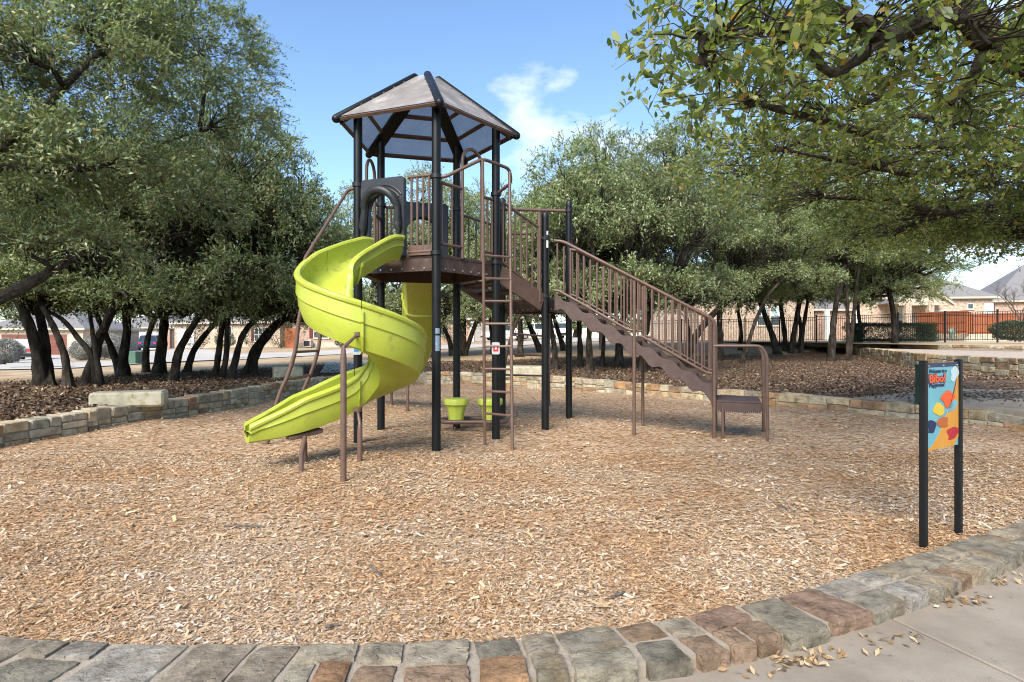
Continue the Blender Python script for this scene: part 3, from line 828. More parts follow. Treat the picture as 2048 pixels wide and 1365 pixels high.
# concrete path on the right, beyond the low wall
def drape(name, poly_px, mat, lift=.02, n=14):
    pass
def drape_quad(name, a, b, c, d, mat, lift, nu=24, nv=24, parent=None):
    a, b, c, d = [np.array(p[:2]) for p in (a, b, c, d)]
    u = np.linspace(0, 1, nu)[:, None, None]; v = np.linspace(0, 1, nv)[None, :, None]
    P = (a * (1 - u) + b * u) * (1 - v) + (d * (1 - u) + c * u) * v
    Z = terrain(P[..., 0], P[..., 1]) + lift
    return link(name, grid_mesh(name, np.concatenate([P, Z[..., None]], -1)), mat, parent, smooth=True)
pathpts = [edge_pt(R(d), .31) for d in range(-20, 22, 3)]
pp = [tuple(p) for p in pathpts] + [(8.6, 13.2), (10.6, 16.2), (13.4, 17.6), (15.2, 17.7), (18.0, 15.0), (20, 10), (16, 3)]
struct(MB().prism(pp, .05, .262).build('concrete_path', M['concrete']))
def debris():
    n = 2600; a = RNG.normal(0, 1, n); b = RNG.normal(0, 1, n)
    x = 10.9 + 1.6 * a; y = 12.6 + .55 * b + .28 * a
    ang = RNG.uniform(0, 6.28, n); ln = RNG.uniform(.03, .10, n)
    dr = np.stack([np.cos(ang), np.sin(ang), np.zeros(n)], -1); sd = np.stack([-np.sin(ang), np.cos(ang), RNG.normal(0, .2, n)], -1)
    ok = (x > 8.7) & (y > 9.5)
    me = np_mesh('path_debris', quads(np.stack([x, y, np.full(n, .272)], -1)[ok], dr[ok], sd[ok], ln[ok], ln[ok] * .5), 4)
    tag(stuff(link('path_debris', me, pm('dark_leaf_debris', [(.02, .015, .011), (.05, .038, .028)], 6, .9))), 'dark leaf debris washed across the concrete path', 'debris')
debris()
drape_quad('footpath', G(640, 748), G(760, 746), G(790, 722), G(655, 724), M['concrete2'], .03)['kind'] = 'structure'

# terraces on the right, behind dry stone walls
T1 = [(26, 11.5), (19.5, 14.2), (15.6, 17.9), (16.0, 23.5), (19.8, 32.5), (22.0, 39.0)]
T2 = [(40, 25.5), (31, 26.2), (23.2, 27.0), (22.3, 31), (23.4, 39.5)]
def lin_z(a, b, y0, y1): return lambda x, y: float(np.interp(y, [y0, y1], [a, b]))
def terrace(name, poly, zf, mat):
    bm = bmesh.new(); vs = [bm.verts.new((x, y, zf(x, y))) for x, y in poly]; bm.faces.new(vs)
    bmesh.ops.triangulate(bm, faces=bm.faces)
    k_ = len(vs)
    lo = [bm.verts.new((v.co.x, v.co.y, v.co.z - .6)) for v in vs]
    for i in range(k_): bm.faces.new((vs[i], lo[i], lo[(i + 1) % k_], vs[(i + 1) % k_]))
    bm.normal_update()
    for f in bm.faces:
        if f.normal.z < 0: f.normal_flip()
    me = bpy.data.meshes.new(name); bm.to_mesh(me); bm.free()
    return struct(link(name, me, mat))
z_t1 = lin_z(.86, 1.03, 17, 39); z_t2 = lin_z(1.16, 1.38, 27, 46)
terrace('gravel_terrace', [(x + .1, y + .1) for x, y in T1] + [(24, 41), (60, 41), (60, 11)], lambda x, y: z_t1(x, y) - .03, M['gravel'])
z_far = lambda x, y: float(np.interp(y, [27, 46, 70, 200], [1.15, 1.37, 1.5, 2.5]))
terrace('upper_lawn', [(x + .1, y + .1) for x, y in reversed(T2)] + [(44, 25), (140, 40), (140, 200), (30, 200), (17.0, 60), (16.4, 48.6), (20.5, 44.2)], z_far, M['grass'])
path_wall('terrace_wall', 'taller stone terrace wall with a flat top beyond the sign', T1, lambda x, y: z_t1(x, y) - .22, lambda x, y: .22, .35, .45, .17, 1, 31)
path_wall('terrace_wall', 'upper low stone terrace wall below the iron fence', T2[:4], lambda x, y: .24, lambda x, y: z_t2(x, y) - .22, .35, .6, .13, -1, 33)

# limestone blocks set on the wall
def block(label, near, D_w, d, rz, col=None):
    o = MB().box((0, 0, d[2] / 2), d).build('limestone_block', M['limestone'], bevel=.035)
    o.location = near; o.rotation_euler = (0, 0, rz); tag(o, label, 'stone block', 'limestone blocks along the wall'); return o
b1 = C(234, 815, .34); block('long mossy limestone block on the wall at the left', (b1.x - .30, b1.y + .80, .27), 0, (1.10, .5, .26), R(20))
b2 = G(572, 757); block('square limestone block on the wall beside the arched ladder', (b2.x - .1, b2.y + .4, b2.z - .1), 0, (.78, .8, .42), R(25))
b3 = G(1052, 752); block('pale limestone block on the wall behind the landing', (b3.x, b3.y + .4, b3.z - .1), 0, (1.3, .9, .36), R(-8))

# ------------------------------------------------------------------ the play structure
TC = Vector((-1.253, 8.758)); TR = 1.02; TROT = -.045
ZD, ZL, ZE, RR = 2.54, 2.10, 4.39, 1.30          # deck, landing, eave height, eave radius
def pent(k, r=TR): a = TROT + k * 2 * math.pi / 5; return Vector((TC.x + r * math.cos(a), TC.y + r * math.sin(a)))
P5 = [pent(k) for k in range(5)]                  # 0 right, 1 back right, 2 back left, 3 left front, 4 front
LT = [Vector((.52, 9.38)), Vector((-.17, 10.6)), Vector((1.02, 10.75))]   # landing posts: near, back left, back right
PR = .059; TB = .021
ps = thing('play_structure', 'brown and black play tower with lime spiral slide, pentagonal roof and long stairs', 'playground', (TC.x, TC.y, 0))
def v3(p, z): return Vector((p[0], p[1], z))
def lerp(a, b, t): return a + (b - a) * t
def tubep(name, pts, r=TB, parent=ps, mat='brown', seg=10, rad=.0):
    if rad: pts = rounded(pts, rad)
    return MB().tube(pts, r, seg).build(name, M[mat], parent, smooth=True)

def post(p, z1, cap, collars):
    m = MB().cyl(p.x, p.y, -.12, z1, PR, 20)
    o = m.build('post', M['black'], ps, smooth=True)
    if cap:
        MB().lathe((p.x, p.y, z1), [(PR * 1.04, -.04), (PR * 1.04, 0), (PR * .95, .03), (PR * .7, .055), (PR * .3, .066)], 20).build('post_cap', M['blackcap'], o, smooth=True)
    for z in collars:
        MB().lathe((p.x, p.y, z), [(PR * 1.02, -.028), (PR * 1.28, -.026), (PR * 1.28, .026), (PR * 1.02, .028)], 20).build('collar', M['blackcap'], o, smooth=True)
    return o
zr = 3.53
posts = [post(P5[0], 4.56, 0, (ZD, zr)), post(P5[1], 4.56, 0, (ZD - .16, zr)), post(P5[2], 4.56, 0, (ZD - .16, zr)), post(P5[3], 4.56, 0, (ZD, zr)), post(P5[4], 4.56, 0, (ZD, zr))]
lposts = [post(LT[0], 3.36, 1, (ZL, 3.0)), post(LT[1], 3.86, 1, (ZL, 3.73)), post(LT[2], 3.86, 1, (ZL, 3.73, 3.15))]

# decks
def deck(poly, z, th, name):
    o = MB().prism(poly, z - .05, z).build(name, M['brownd'], ps, bevel=.008)
    n = len(poly)
    for i in range(n):
        a, b = Vector(poly[i]), Vector(poly[(i + 1) % n]); d = (b - a).normalized(); q = Vector((-d.y, d.x))
        MB().bar(v3(a + d * .03 + q * .02, z - .05 - th / 2 + .0), v3(b - d * .03 + q * .02, z - .05 - th / 2), .035, th).build('fascia', M['brownd'], o)
        k = int((b - a).length / .16); m = MB()
        for j in range(1, k): 
            c = v3(a + (b - a) * j / k - q * .0, z - .05 - th + .035); m.tube([c, c - v3(q, 0) * .012], .012, 6)
        stuff(m.build('bolt_row', M['steel'], o))
    return o
deck([pent(k, .99) for k in range(5)], ZD, .17, 'deck')
lc = (LT[0] + LT[1] + LT[2]) / 3
deck([lc + (p - lc) * .97 for p in (LT[0], LT[2], LT[1])], ZL, .17, 'landing_deck')

# roof
APX_R, APX_Z = .17, ZE + .82
def ridge(k, r):
    a = TROT + k * 2 * math.pi / 5
    t = (RR - r) / (RR - APX_R); return Vector((TC.x + r * math.cos(a), TC.y + r * math.sin(a), ZE + t * (APX_Z - ZE)))
for k in range(5):
    a, b = ridge(k, RR + .02), ridge(k, APX_R)
    d = (b - a).normalized()
    o = MB().tube([a - d * .055, a - d * .045, a - d * .02, a, b, b + d * .02, b + d * .045], [.012, .036, .053, .058, .058, .046, .012], 14).build('ridge_tube', M['black'], ps, smooth=True)
    lat = Vector((-math.sin(TROT + k * 2 * math.pi / 5), math.cos(TROT + k * 2 * math.pi / 5), 0))
    dn = d.cross(lat); dn = dn if dn.z < 0 else -dn
    MB().bar(a + dn * .075 + d * .05, b + dn * .075 - d * .06, .20, .012, up=dn).build('ridge_flange', M['black'], o)
    # panel between ridge k and k+1
    c0, c1, t1_, t0_ = ridge(k, RR), ridge(k + 1, RR), ridge(k + 1, APX_R + .03), ridge(k, APX_R + .03)
    mid = (c0 + c1 + t1_ + t0_) / 4; inn = Vector((TC.x, TC.y, mid.z)) - mid
    n_ = (c1 - c0).cross(t0_ - c0).normalized(); n_ = n_ if n_.z > 0 else -n_
    pan = MB().add([c0 + n_ * .02, c1 + n_ * .02, t1_ + n_ * .02, t0_ + n_ * .02], [(0, 1, 2, 3)]).build('roof_panel', M['roofpanel'], ps)
    for t in (.0, .30, .58, .84):
        p, q = c0.lerp(t0_, t), c1.lerp(t1_, t); e = (q - p).normalized()
        off = .06 if t else .03
        MB().bar(p + e * off - n_ * .012, q - e * off - n_ * .012, .055, .04, up=n_).build('eave_beam' if t == 0 else 'rib', M['brown'], pan)
    m = MB()
    for side, (u0, u1) in (((c0, t0_), (c0, t0_)), ((c1, t1_), (c1, t1_))):
        for j in range(6):
            p = u0.lerp(u1, .08 + .16 * j); p = p.lerp(mid, .09 + .09 * j / 6) + n_ * .022; m.tube([p, p + n_ * .012], .012, 6)
    stuff(m.build('rivet_row', M['steel'], pan))

# barrier panels: frame with vertical bars
def bars(name, a, b, z0, z1, n, parent=ps, plate=True, rail=TB * 1.1, br=.0155, frame=True, z0b=None, z1b=None):
    """a,b plan points; heights at a, and at b if they differ"""
    z0b = z0 if z0b is None else z0b; z1b = z1 if z1b is None else z1b
    top = MB().tube([v3(a, z1), v3(b, z1b)], rail, 10).build(name, M['brown'], parent, smooth=True)
    MB().tube([v3(a, z0 + .03), v3(b, z0b + .03)], rail * .9, 8).build('bottom_rail', M['brown'], top, smooth=True)
    for i in range(n):
        t = (i + .5) / n if not frame else i / max(1, n - 1)
        p = lerp(a, b, t); MB().tube([v3(p, z0 + (z0b - z0) * t + .03), v3(p, z1 + (z1b - z1) * t)], br, 8).build('bar', M['brown'], top, smooth=True)
    if plate:
        d = (b - a).normalized(); pl = []
        MB().bar(v3(a, z0 + .05), v3(b, z0b + .05), .02, .13).build('kick_plate', M['brown'], top)
    return top
u = lambda k, t: lerp(P5[k], P5[(k + 1) % 5], t)

# entry panels (moulded arch) on the two slide edges
def arch_panel(a, b, z0, z1, hood, parent=ps, flip=1):
    """a,b plan ends of the panel; arch opening; hood sweeps round the opening on the outside"""
    d = (b - a); w = d.length; d = d / w; q = Vector((d.y, -d.x)) * flip       # q points outward
    ow, oh = w * .31, (z1 - z0) * .80                                          # half width and crown of the opening
    N = 16; inner = []; outer = []
    ys = z0 + oh - ow * 1.05
    inner.append((w / 2 - ow, z0)); outer.append((0, z0))
    for i in range(N + 1):
        t = math.pi - math.pi * i / N
        inner.append((w / 2 + ow * math.cos(t), ys + ow * 1.05 * math.sin(t)))
        x = w / 2 + w * .5 * max(-1, min(1, 1.25 * math.cos(t))); 
        outer.append((x, z1 if abs(math.cos(t)) < .8 else ys + (z1 - ys) * math.sin(t) / .6))
    inner.append((w / 2 + ow, z0)); outer.append((w, z0))
    vs, fs = [], []; n = len(inner)
    P3 = lambda s, z, o: (a.x + d.x * s + q.x * o, a.y + d.y * s + q.y * o, z)
    for o in (.035, -.035):
        vs += [P3(s, z, o) for s, z in inner] + [P3(s, z, o) for s, z in outer]
    for i in range(n - 1):
        fs += [(i, i + 1, n + i + 1, n + i), (2 * n + i + 1, 2 * n + i, 3 * n + i, 3 * n + i + 1), (i + 1, i, 2 * n + i, 2 * n + i + 1), (n + i, n + i + 1, 3 * n + i + 1, 3 * n + i)]
    fs += [(0, n, 3 * n, 2 * n), (n - 1, 3 * n - 1, 4 * n - 1, 2 * n - 1)]
    o = MB().add(vs, fs).build('entry_panel', M['grey_plastic'], parent, bevel=.006)
    if hood:
        path, rs = [], []
        lo = z0 + (z1 - z0) * .34
        path.append(P3(w / 2 - ow * 1.32, lo - .05, .06)); rs.append(.022)
        path.append(P3(w / 2 - ow * 1.30, lo + .05, .09)); rs.append(.05)
        for i in range(N + 1):
            t = math.pi - math.pi * i / N
            path.append(P3(w / 2 + ow * 1.22 * math.cos(t), ys + ow * 1.20 * math.sin(t), .07 + .08 * math.sin(t))); rs.append(.034 + .024 * math.sin(t) + .012 * math.cos(t) ** 4)
        path.append(P3(w / 2 + ow * 1.30, lo + .05, .09)); rs.append(.05)
        path.append(P3(w / 2 + ow * 1.32, lo - .05, .06)); rs.append(.022)
        MB().tube(path, rs, 14).build('hood', M['grey_plastic'], o, smooth=True)
        for k_ in (1.5, 1.72):
            pth = [P3(w / 2 + ow * k_ * math.cos(math.pi - math.pi * i / N), ys + ow * (k_ - .1) * math.sin(math.pi * i / N), .038) for i in range(3, N - 2)]
            pth = [p for p in pth if p[2] < z1 - .02]
            MB().tube(pth, .013, 6).build('groove_rib', M['grey_plastic'], o, smooth=True)
    return o
arch_panel(u(3, .06), u(3, .615), ZD - .02, 3.58, True, flip=1)
arch_panel(u(1, .12), u(1, .80), ZD - .02, 3.60, True, flip=1)
tubep('panel_post', [v3(u(3, .045), ZD), v3(u(3, .045), 3.56)], .016)
bars('barrier_panel', u(3, .66), u(3, .95), ZD, 3.56, 4, frame=False)
bars('barrier_panel', u(1, .84), u(1, .95), ZD, 3.5, 2, frame=False)

# ladder edge (front right): two narrow barriers, an arch hoop, an offset ladder
bars('barrier_panel', u(4, .08), u(4, .40), ZD + .1, 3.47, 3, plate=False)
bars('barrier_panel', u(4, .76), u(4, .93), ZD + .1, 3.44, 3, plate=False)
def hoop(a, b, ztop, parent=ps):
    w = (b - a).length / 2; m = lerp(a, b, .5); d = (b - a).normalized(); pts = [v3(a, ZD - .02), v3(a, ztop - w)]
    for i in range(1, 12):
        t = math.pi - math.pi * i / 12; pts.append(v3(m + d * w * math.cos(t), ztop - w + w * math.sin(t)))
    pts += [v3(b, ztop - w), v3(b, ZD - .02)]
    return tubep('hoop_rail', pts, TB * 1.15)
hoop(u(4, .41), u(4, .745), 4.05)
hoop(u(2, .30), u(2, .66), 4.05)
bars('barrier_panel', u(2, .05), u(2, .29), ZD + .06, 3.3, 3, plate=False)
bars('barrier_panel', u(2, .68), u(2, .94), ZD + .06, 3.5, 3, plate=False)
La, Lb = Vector((-.388, 7.90)), Vector((-.035, 8.36))         # ladder rails, top
La0, Lb0 = Vector((-.368, 8.17)), Vector((.006, 7.80))        # ladder rails, foot
lad = MB().tube([v3(La0, -.1), v3(La, 3.78)], .022, 10).build('ladder', M['brown'], ps, smooth=True)
MB().tube([v3(Lb0, -.1), v3(Lb, 3.78)], .022, 10).build('ladder_rail', M['brown'], lad, smooth=True)
for i in range(8):
    z = .42 + .303 * i; t = z / 3.78
    MB().tube([v3(lerp(La0, La, t), z), v3(lerp(Lb0, Lb, t), z)], .017, 8).build('rung', M['brown'], lad, smooth=True)
tubep('hand_rail', [v3(P5[4], zr), v3(P5[4] + Vector((.12, -.03)), zr - .01), v3(La, 3.80), v3(Lb, 3.80), v3(Lb + Vector((.03, .07)), 3.62), v3(P5[0], zr)], TB * 1.1, rad=.09)
tubep('hand_rail', [v3(P5[3], 3.50), v3(P5[3] + Vector((-.13, -.02)), 3.46), Vector((-2.42, 7.0, 2.36)), Vector((-2.40, 6.95, 2.24))], TB, rad=.08)
tubep('cross_rail', [v3(u(2, .0), 2.33), v3(u(2, 1.), 2.33)], .03)

# arched ladder climbers
def arch_climber(fa, fb, n, z0):
    """fa, fb: rail paths"""
    A, B = catmull(fa, 6), catmull(fb, 6)
    o = MB().tube(A, .028, 10).build('arch_climber', M['brown'], ps, smooth=True)
    MB().tube(B, .028, 10).build('climber_rail', M['brown'], o, smooth=True)
    def by_len(Q, t):
        S = [0]
        for i in range(1, len(Q)): S.append(S[-1] + (Q[i] - Q[i - 1]).length)
        s = t * S[-1]
        for i in range(1, len(Q)):
            if S[i] >= s: return Q[i - 1].lerp(Q[i], (s - S[i - 1]) / max(1e-6, S[i] - S[i - 1]))
        return Q[-1]
    for i in range(n):
        t = z0 + (1 - z0 - .06) * i / (n - 1)
        MB().tube([by_len(A, t), by_len(B, t)], .019, 8).build('rung', M['brown'], o, smooth=True)
base_l = [(-3.36, -.1), (-3.19, .6), (-3.05, .94), (-2.95, 1.28), (-2.90, 1.69), (-2.83, 1.95), (-2.68, 2.2), (-2.45, 2.42), (-2.05, 2.5)]
arch_climber([(x, 8.17 + (.08 if z > 2.3 else 0), z) for x, z in base_l], [(x - .02, 9.20 - (.08 if z > 2.3 else 0), z) for x, z in base_l], 7, .2)
ra = [W(1008, 815, 12.3), W(1009, 745, 12.3), W(1012, 717, 12.3), W(1020, 680, 12.3), W(1033, 645, 12.2), W(1050, 615, 12.0), W(1068, 598, 11.2)]
rb = [W(1098, 812, 12.7), W(1098, 740, 12.6), W(1098, 710, 12.6), W(1098, 672, 12.5), W(1098, 640, 12.3), W(1098, 610, 12.0), W(1100, 597, 11.4)]
arch_climber(ra, rb, 6, .22)

# transition steps from the deck down to the landing, with rails
for k, z in enumerate((2.33, 2.215)):
    a = lerp(P5[0], LT[0], .30 + .32 * k); b = lerp(P5[1], LT[1], .30 + .32 * k)
    d = (LT[0] - P5[0]).normalized()
    poly = [a - d * .17, a + d * .17, b + d * .17, b - d * .17]
    MB().prism([tuple(p) for p in poly], z - .05, z).build('transition_step', M['brownd'], ps)
for a, b in ((P5[0], LT[0]), (P5[1], LT[1])):
    MB().bar(v3(lerp(a, b, .07), ZD - .16), v3(lerp(a, b, .93), ZL - .10), .04, .26).build('transition_stringer', M['brown'], ps)
bars('barrier_panel', lerp(P5[0], LT[0], .14), lerp(P5[0], LT[0], .84), ZD - .02, 3.43, 7, z0b=ZL + .04, z1b=3.16, plate=False)
bars('barrier_panel', lerp(P5[1], LT[1], .08), lerp(P5[1], LT[1], .90), ZD, 3.46, 6, z0b=ZL + .04, z1b=3.4, plate=False)
tubep('stanchion', [v3(lerp(P5[0], LT[0], .87), ZL - .1), v3(lerp(P5[0], LT[0], .87), 3.40)], .032)
tubep('cross_rail', [v3(LT[1], 3.73), v3(LT[2], 3.73)], .03)
tubep('cross_rail', [v3(LT[0], 3.0), v3(lerp(P5[0], LT[0], .86), 3.0)], .022)
bars('barrier_panel', lerp(LT[1], LT[2], .08), lerp(LT[1], LT[2], .36), ZL, 3.3, 4, plate=False)

# main stairs
N0, N1, WV = Vector((.66, 9.29)), Vector((2.94, 8.73)), Vector((.31, .84))
ZB = .54; NT = 8
sd = (N1 - N0); run = sd.length; sd = sd / run
stairs = thing('stairs', '', '', (0, 0, 0)); del stairs['label']; del stairs['category']
stairs.parent = ps; stairs.matrix_parent_inverse = ps.matrix_basis.inverted()
def stringer(off, name):
    """scalloped side sheet under the treads"""
    top, bot = [], []; K = 6
    for i in range(NT):
        for j in range(K):
            t = (i + j / K) / NT; x = run * t
            zc = ZL - (ZL - ZB - .17) * t
            wv = .042 * math.sin(2 * math.pi * (j / K) - 1.2)
            top.append((x, zc + .03 + .03 * math.cos(2 * math.pi * j / K)))
            bot.append((x, zc - .185 + wv))
    zc = ZB + .17; top.append((run, zc)); bot.append((run, ZB - .20))
    n = len(top); vs, fs = [], []
    q = Vector((-sd.y, sd.x))
    for o in (-.018, .018):
        for x, z in top + bot:
            p = N0 + off + sd * x + q * o; vs.append((p.x, p.y, z))
    for i in range(n - 1):
        fs += [(i, i + 1, n + i + 1, n + i), (2 * n + i + 1, 2 * n + i, 3 * n + i, 3 * n + i + 1), (i + 1, i, 2 * n + i, 2 * n + i + 1), (n + i, n + i + 1, 3 * n + i + 1, 3 * n + i)]
    fs += [(0, n, 3 * n, 2 * n), (n - 1, 3 * n - 1, 4 * n - 1, 2 * n - 1)]
    MB().add(vs, fs).build('stringer', M['stairbrown'], stairs, bevel=.004)
stringer(Vector((0, 0)), 'stringer'); stringer(WV, 'stringer')
for i in range(NT):
    z = ZL - (ZL - ZB) * (i + 1) / (NT + 1); x0 = run * i / NT; x1 = run * (i + 1) / NT + .03
    a, b = N0 + sd * x0, N0 + sd * x1
    MB().prism([tuple(p) for p in (a + WV * .03, b + WV * .03, b + WV * .97, a + WV * .97)], z - .045, z).build('tread', M['stairbrown'], stairs, bevel=.006)
    MB().bar(v3(a + WV * .03, z + .07), v3(a + WV * .97, z + .07), .02, .15).build('riser', M['stairbrown'], stairs)
for off in (Vector((0, 0)), WV):
    A, B = N0 + off, N1 + off; q = Vector((sd.y, -sd.x)) * (.03 if off.length < .1 else -.03); A = A + q; B = B + q
    zt0, zt1, zb0, zb1 = 2.93, 1.71, 2.20, .88
    hr = MB().tube(rounded([v3(A, zt0 + .02), v3(lerp(A, B, .06), zt0), v3(lerp(A, B, .985), zt1 + .02), v3(B, zt1 - .06), v3(B, 1.2)], .07), .025, 10).build('stair_rail', M['brown'], ps, smooth=True)
    for s0, s1 in ((.0, .505), (.53, .985)):
        z = lambda t: zb0 + (zb1 - zb0) * t
        MB().tube(rounded([v3(lerp(A, B, s0), z(s0) - .02), v3(lerp(A, B, s0 + .03), z(s0 + .02)), v3(lerp(A, B, s1 - .03), z(s1 - .03) + .0), v3(lerp(A, B, s1), z(s1 - .03) - .01)], .04), .021, 8).build('lower_rail', M['brown'], hr, smooth=True)
    NB = 23
    for i in range(NB):
        t = .02 + .95 * i / (NB - 1)
        MB().tube([v3(lerp(A, B, t), zb0 + (zb1 - zb0) * t), v3(lerp(A, B, t), zt0 + (zt1 - zt0) * t)], .0145, 8).build('bar', M['brown'], hr, smooth=True)
    MB().tube([v3(lerp(A, B, .515), -.1), v3(lerp(A, B, .515), zt0 + (zt1 - zt0) * .515)], .026, 10).build('support_leg', M['brown'], ps, smooth=True)
    MB().tube([v3(B, -.1), v3(B, zt1 - .1)], .028, 10).build('support_leg', M['brown'], ps, smooth=True)
# bottom platform and its grab rails
PD = Vector((.92, -.38)).normalized()
pa, pb = N1 + PD * .02, N1 + PD * .63
plat = MB().prism([tuple(p) for p in (pa, pb, pb + WV, pa + WV)], ZB - .03, ZB).build('platform', M['stairbrown'], ps, bevel=.006)
for a, b in ((pa, pb), (pb, pb + WV), (pb + WV, pa + WV)):
    MB().bar(v3(a, ZB - .085), v3(b, ZB - .085), .02, .11).build('fascia', M['stairbrown'], plat)
m = MB()
for i in range(22): p = lerp(pa, pb, (i + .5) / 22); m.box((p.x, p.y, ZB - .15), (.014, .02, .03))
stuff(m.build('grip_teeth', M['stairbrown'], plat))
for off in (Vector((0, 0)), WV):
    q = Vector((sd.y, -sd.x)) * (.04 if off.length < .1 else -.04)
    e = pb + off + q + PD * .02; s_ = N1 + off + q
    tubep('grab_rail', [v3(s_, 1.33), v3(e - PD * .02, 1.33), v3(e + PD * .05, 1.2), v3(e + PD * .06, -.1)], .025, rad=.07)
    tubep('support_leg', [v3(pa + off * .9 + PD * .1, -.1), v3(pa + off * .9 + PD * .1, ZB - .05)], .02)

# seat loop with two bucket seats
sc_ = Vector((-.61, 9.50))
loop = []
for i in range(33):
    a = 2 * math.pi * i / 32; x = .33 * (1 if math.cos(a) > 0 else -1) + .20 * math.cos(a); y = .22 * math.sin(a)
    loop.append((sc_.x + x + .0, sc_.y + y, .145))
MB().tube(loop, .035, 10, cap=False).build('seat_loop', M['brown'], ps, smooth=True)
for sx in (-.875, -.345):
    MB().lathe((sx, 9.40, .165), [(.075, 0), (.115, .0), (.125, .10), (.15, .20), (.165, .235), (.192, .245), (.195, .315), (.185, .335), (.12, .342)], 24, R(22.5), 8, .045).build('bucket_seat', M['limeseat'], ps, smooth=True)

# slides: a chute profile swept along a path
def slide(name, ctrl, hl, hr, wid, cuts, mat='lime'):
    """ctrl (x,y,z bed); hl, hr: wall heights left and right of the way down; cuts: section joints (fractions)"""
    Q = catmull([Vector(c) for c in ctrl], 8); n = len(Q)
    hid = np.linspace(0, 1, len(hl))
    root = None; rings = []
    for i in range(n):
        t = i / (n - 1); d = Q[min(i + 1, n - 1)] - Q[max(i - 1, 0)]; d.z = 0; d.normalize()
        rt = Vector((d.y, -d.x, 0)); h1, h2, w = float(np.interp(t, hid, hl)), float(np.interp(t, hid, hr)), float(np.interp(t, np.linspace(0, 1, len(wid)), wid))
        lip = lambda sg, h: [(sg * (w + .040 * math.cos(R(q))), h + .040 * math.sin(R(q))) for q in (-70, -30, 10, 50, 90, 130, 170)]
        lft, rgt = lip(-1, h1), lip(1, h2)
        prof = lft + [(-w + .022, h1 * .62), (-w * .88, h1 * .34), (-w * .68, .055), (-w * .40, .012), (0, 0), (w * .40, .012), (w * .68, .055), (w * .88, h2 * .34), (w - .022, h2 * .62)] + rgt[::-1]
        prof += [(w + .016, h2 - .075), (w + .020, h2 * .56), (w + .002, h2 * .52), (w - .006, h2 * .24), (w * .80, -.035), (w * .4, -.06), (0, -.055), (-w * .4, -.06), (-w * .80, -.035), (-w + .006, h1 * .24), (-w - .002, h1 * .52), (-w - .020, h1 * .56), (-w - .016, h1 - .075)]
        rings.append([Q[i] + rt * a + Vector((0, 0, b)) for a, b in prof])
    k = len(rings[0]); cutsi = [0] + [int(c * (n - 1)) for c in cuts] + [n - 1]
    for si in range(len(cutsi) - 1):
        i0, i1 = cutsi[si], cutsi[si + 1]; vs, fs = [], []
        sel = list(range(i0, i1 + 1)); ring_list = []
        for i in sel:
            r_ = rings[i]
            if i == i0 and si > 0: r_ = [p.lerp(rings[i + 1][j], .13) for j, p in enumerate(r_)]
            if i == i1 and i1 < n - 1: r_ = [p.lerp(rings[i - 1][j], .0) for j, p in enumerate(r_)]
            ring_list.append(r_)
        for r_ in ring_list: vs += r_
        for i in range(len(ring_list) - 1):
            for j in range(k):
                a, b = i * k + j, i * k + (j + 1) % k; fs.append((a, b, b + k, a + k))
        fs += [tuple(range(k)), tuple((len(ring_list) - 1) * k + j for j in reversed(range(k)))]
        o = MB().add(vs, fs).build('spiral_slide' if root is None else 'slide_section', M[mat], ps if root is None else root, smooth=True)
        if root is None: root = o; o.name = name
        # joint flange on the underside
        if i1 < n - 1:
            f = MB(); r0, r1 = rings[i1 - 1], rings[i1 + 1]; rm = rings[i1]; ctr = Q[i1] + Vector((0, 0, .15)); vs = []; fs = []
            idx = list(range(23, 36))
            for r_ in (rm, [p.lerp(r1[j], .45) for j, p in enumerate(rm)]):
                for j in idx:
                    p = r_[j]; vs.append(p); vs.append(p + (p - ctr).normalized() * .034)
            L_ = len(idx)
            for j in range(L_ - 1):
                a = 2 * j; b = 2 * j + 2; c = 2 * L_ + 2 * j; e = c + 2
                fs += [(a, b, b + 1, a + 1), (c + 1, e + 1, e, c), (a + 1, b + 1, e + 1, c + 1)]
            f.add(vs, fs).build('joint_flange', M[mat], root)
    # moulded pockets along the outside walls
    return root
AX = Vector((-1.715, 6.87)); rc = .42
pth = [(-1.655, 7.96, 2.50), (-1.75, 7.76, 2.45), (-1.90, 7.45, 2.29)]
for a, z in ((154, 2.04), (182, 1.82), (212, 1.65), (243, 1.51), (275, 1.38), (307, 1.26), (339, 1.14), (371, 1.02), (403, .90), (438, .775), (478, .63)):
    pth.append((AX.x + rc * math.cos(R(a)), AX.y + rc * math.sin(R(a)), z))
pth += [(-2.26, 6.98, .48), (-2.58, 6.74, .39), (-2.88, 6.52, .35)]
slide('spiral_slide', pth, [.25, .27, .27, .27, .27, .27, .28, .32, .36, .36, .32, .12], [.25, .29, .38, .42, .43, .43, .42, .41, .38, .36, .30, .11], [.25, .26, .27, .28, .28, .28, .28, .28, .27, .27, .25, .12], (.17, .455, .81))
bk = [(-1.47, 9.55, 2.50), (-1.52, 10.0, 2.34), (-1.60, 10.6, 1.92), (-1.74, 11.3, 1.36), (-2.02, 12.1, .86), (-2.5, 12.9, .54), (-3.0, 13.6, .45)]
slide('straight_slide', bk, [.27, .36, .40, .40, .34, .12], [.27, .36, .40, .40, .34, .12], [.27, .30, .30, .30, .30, .26], (.35, .7))
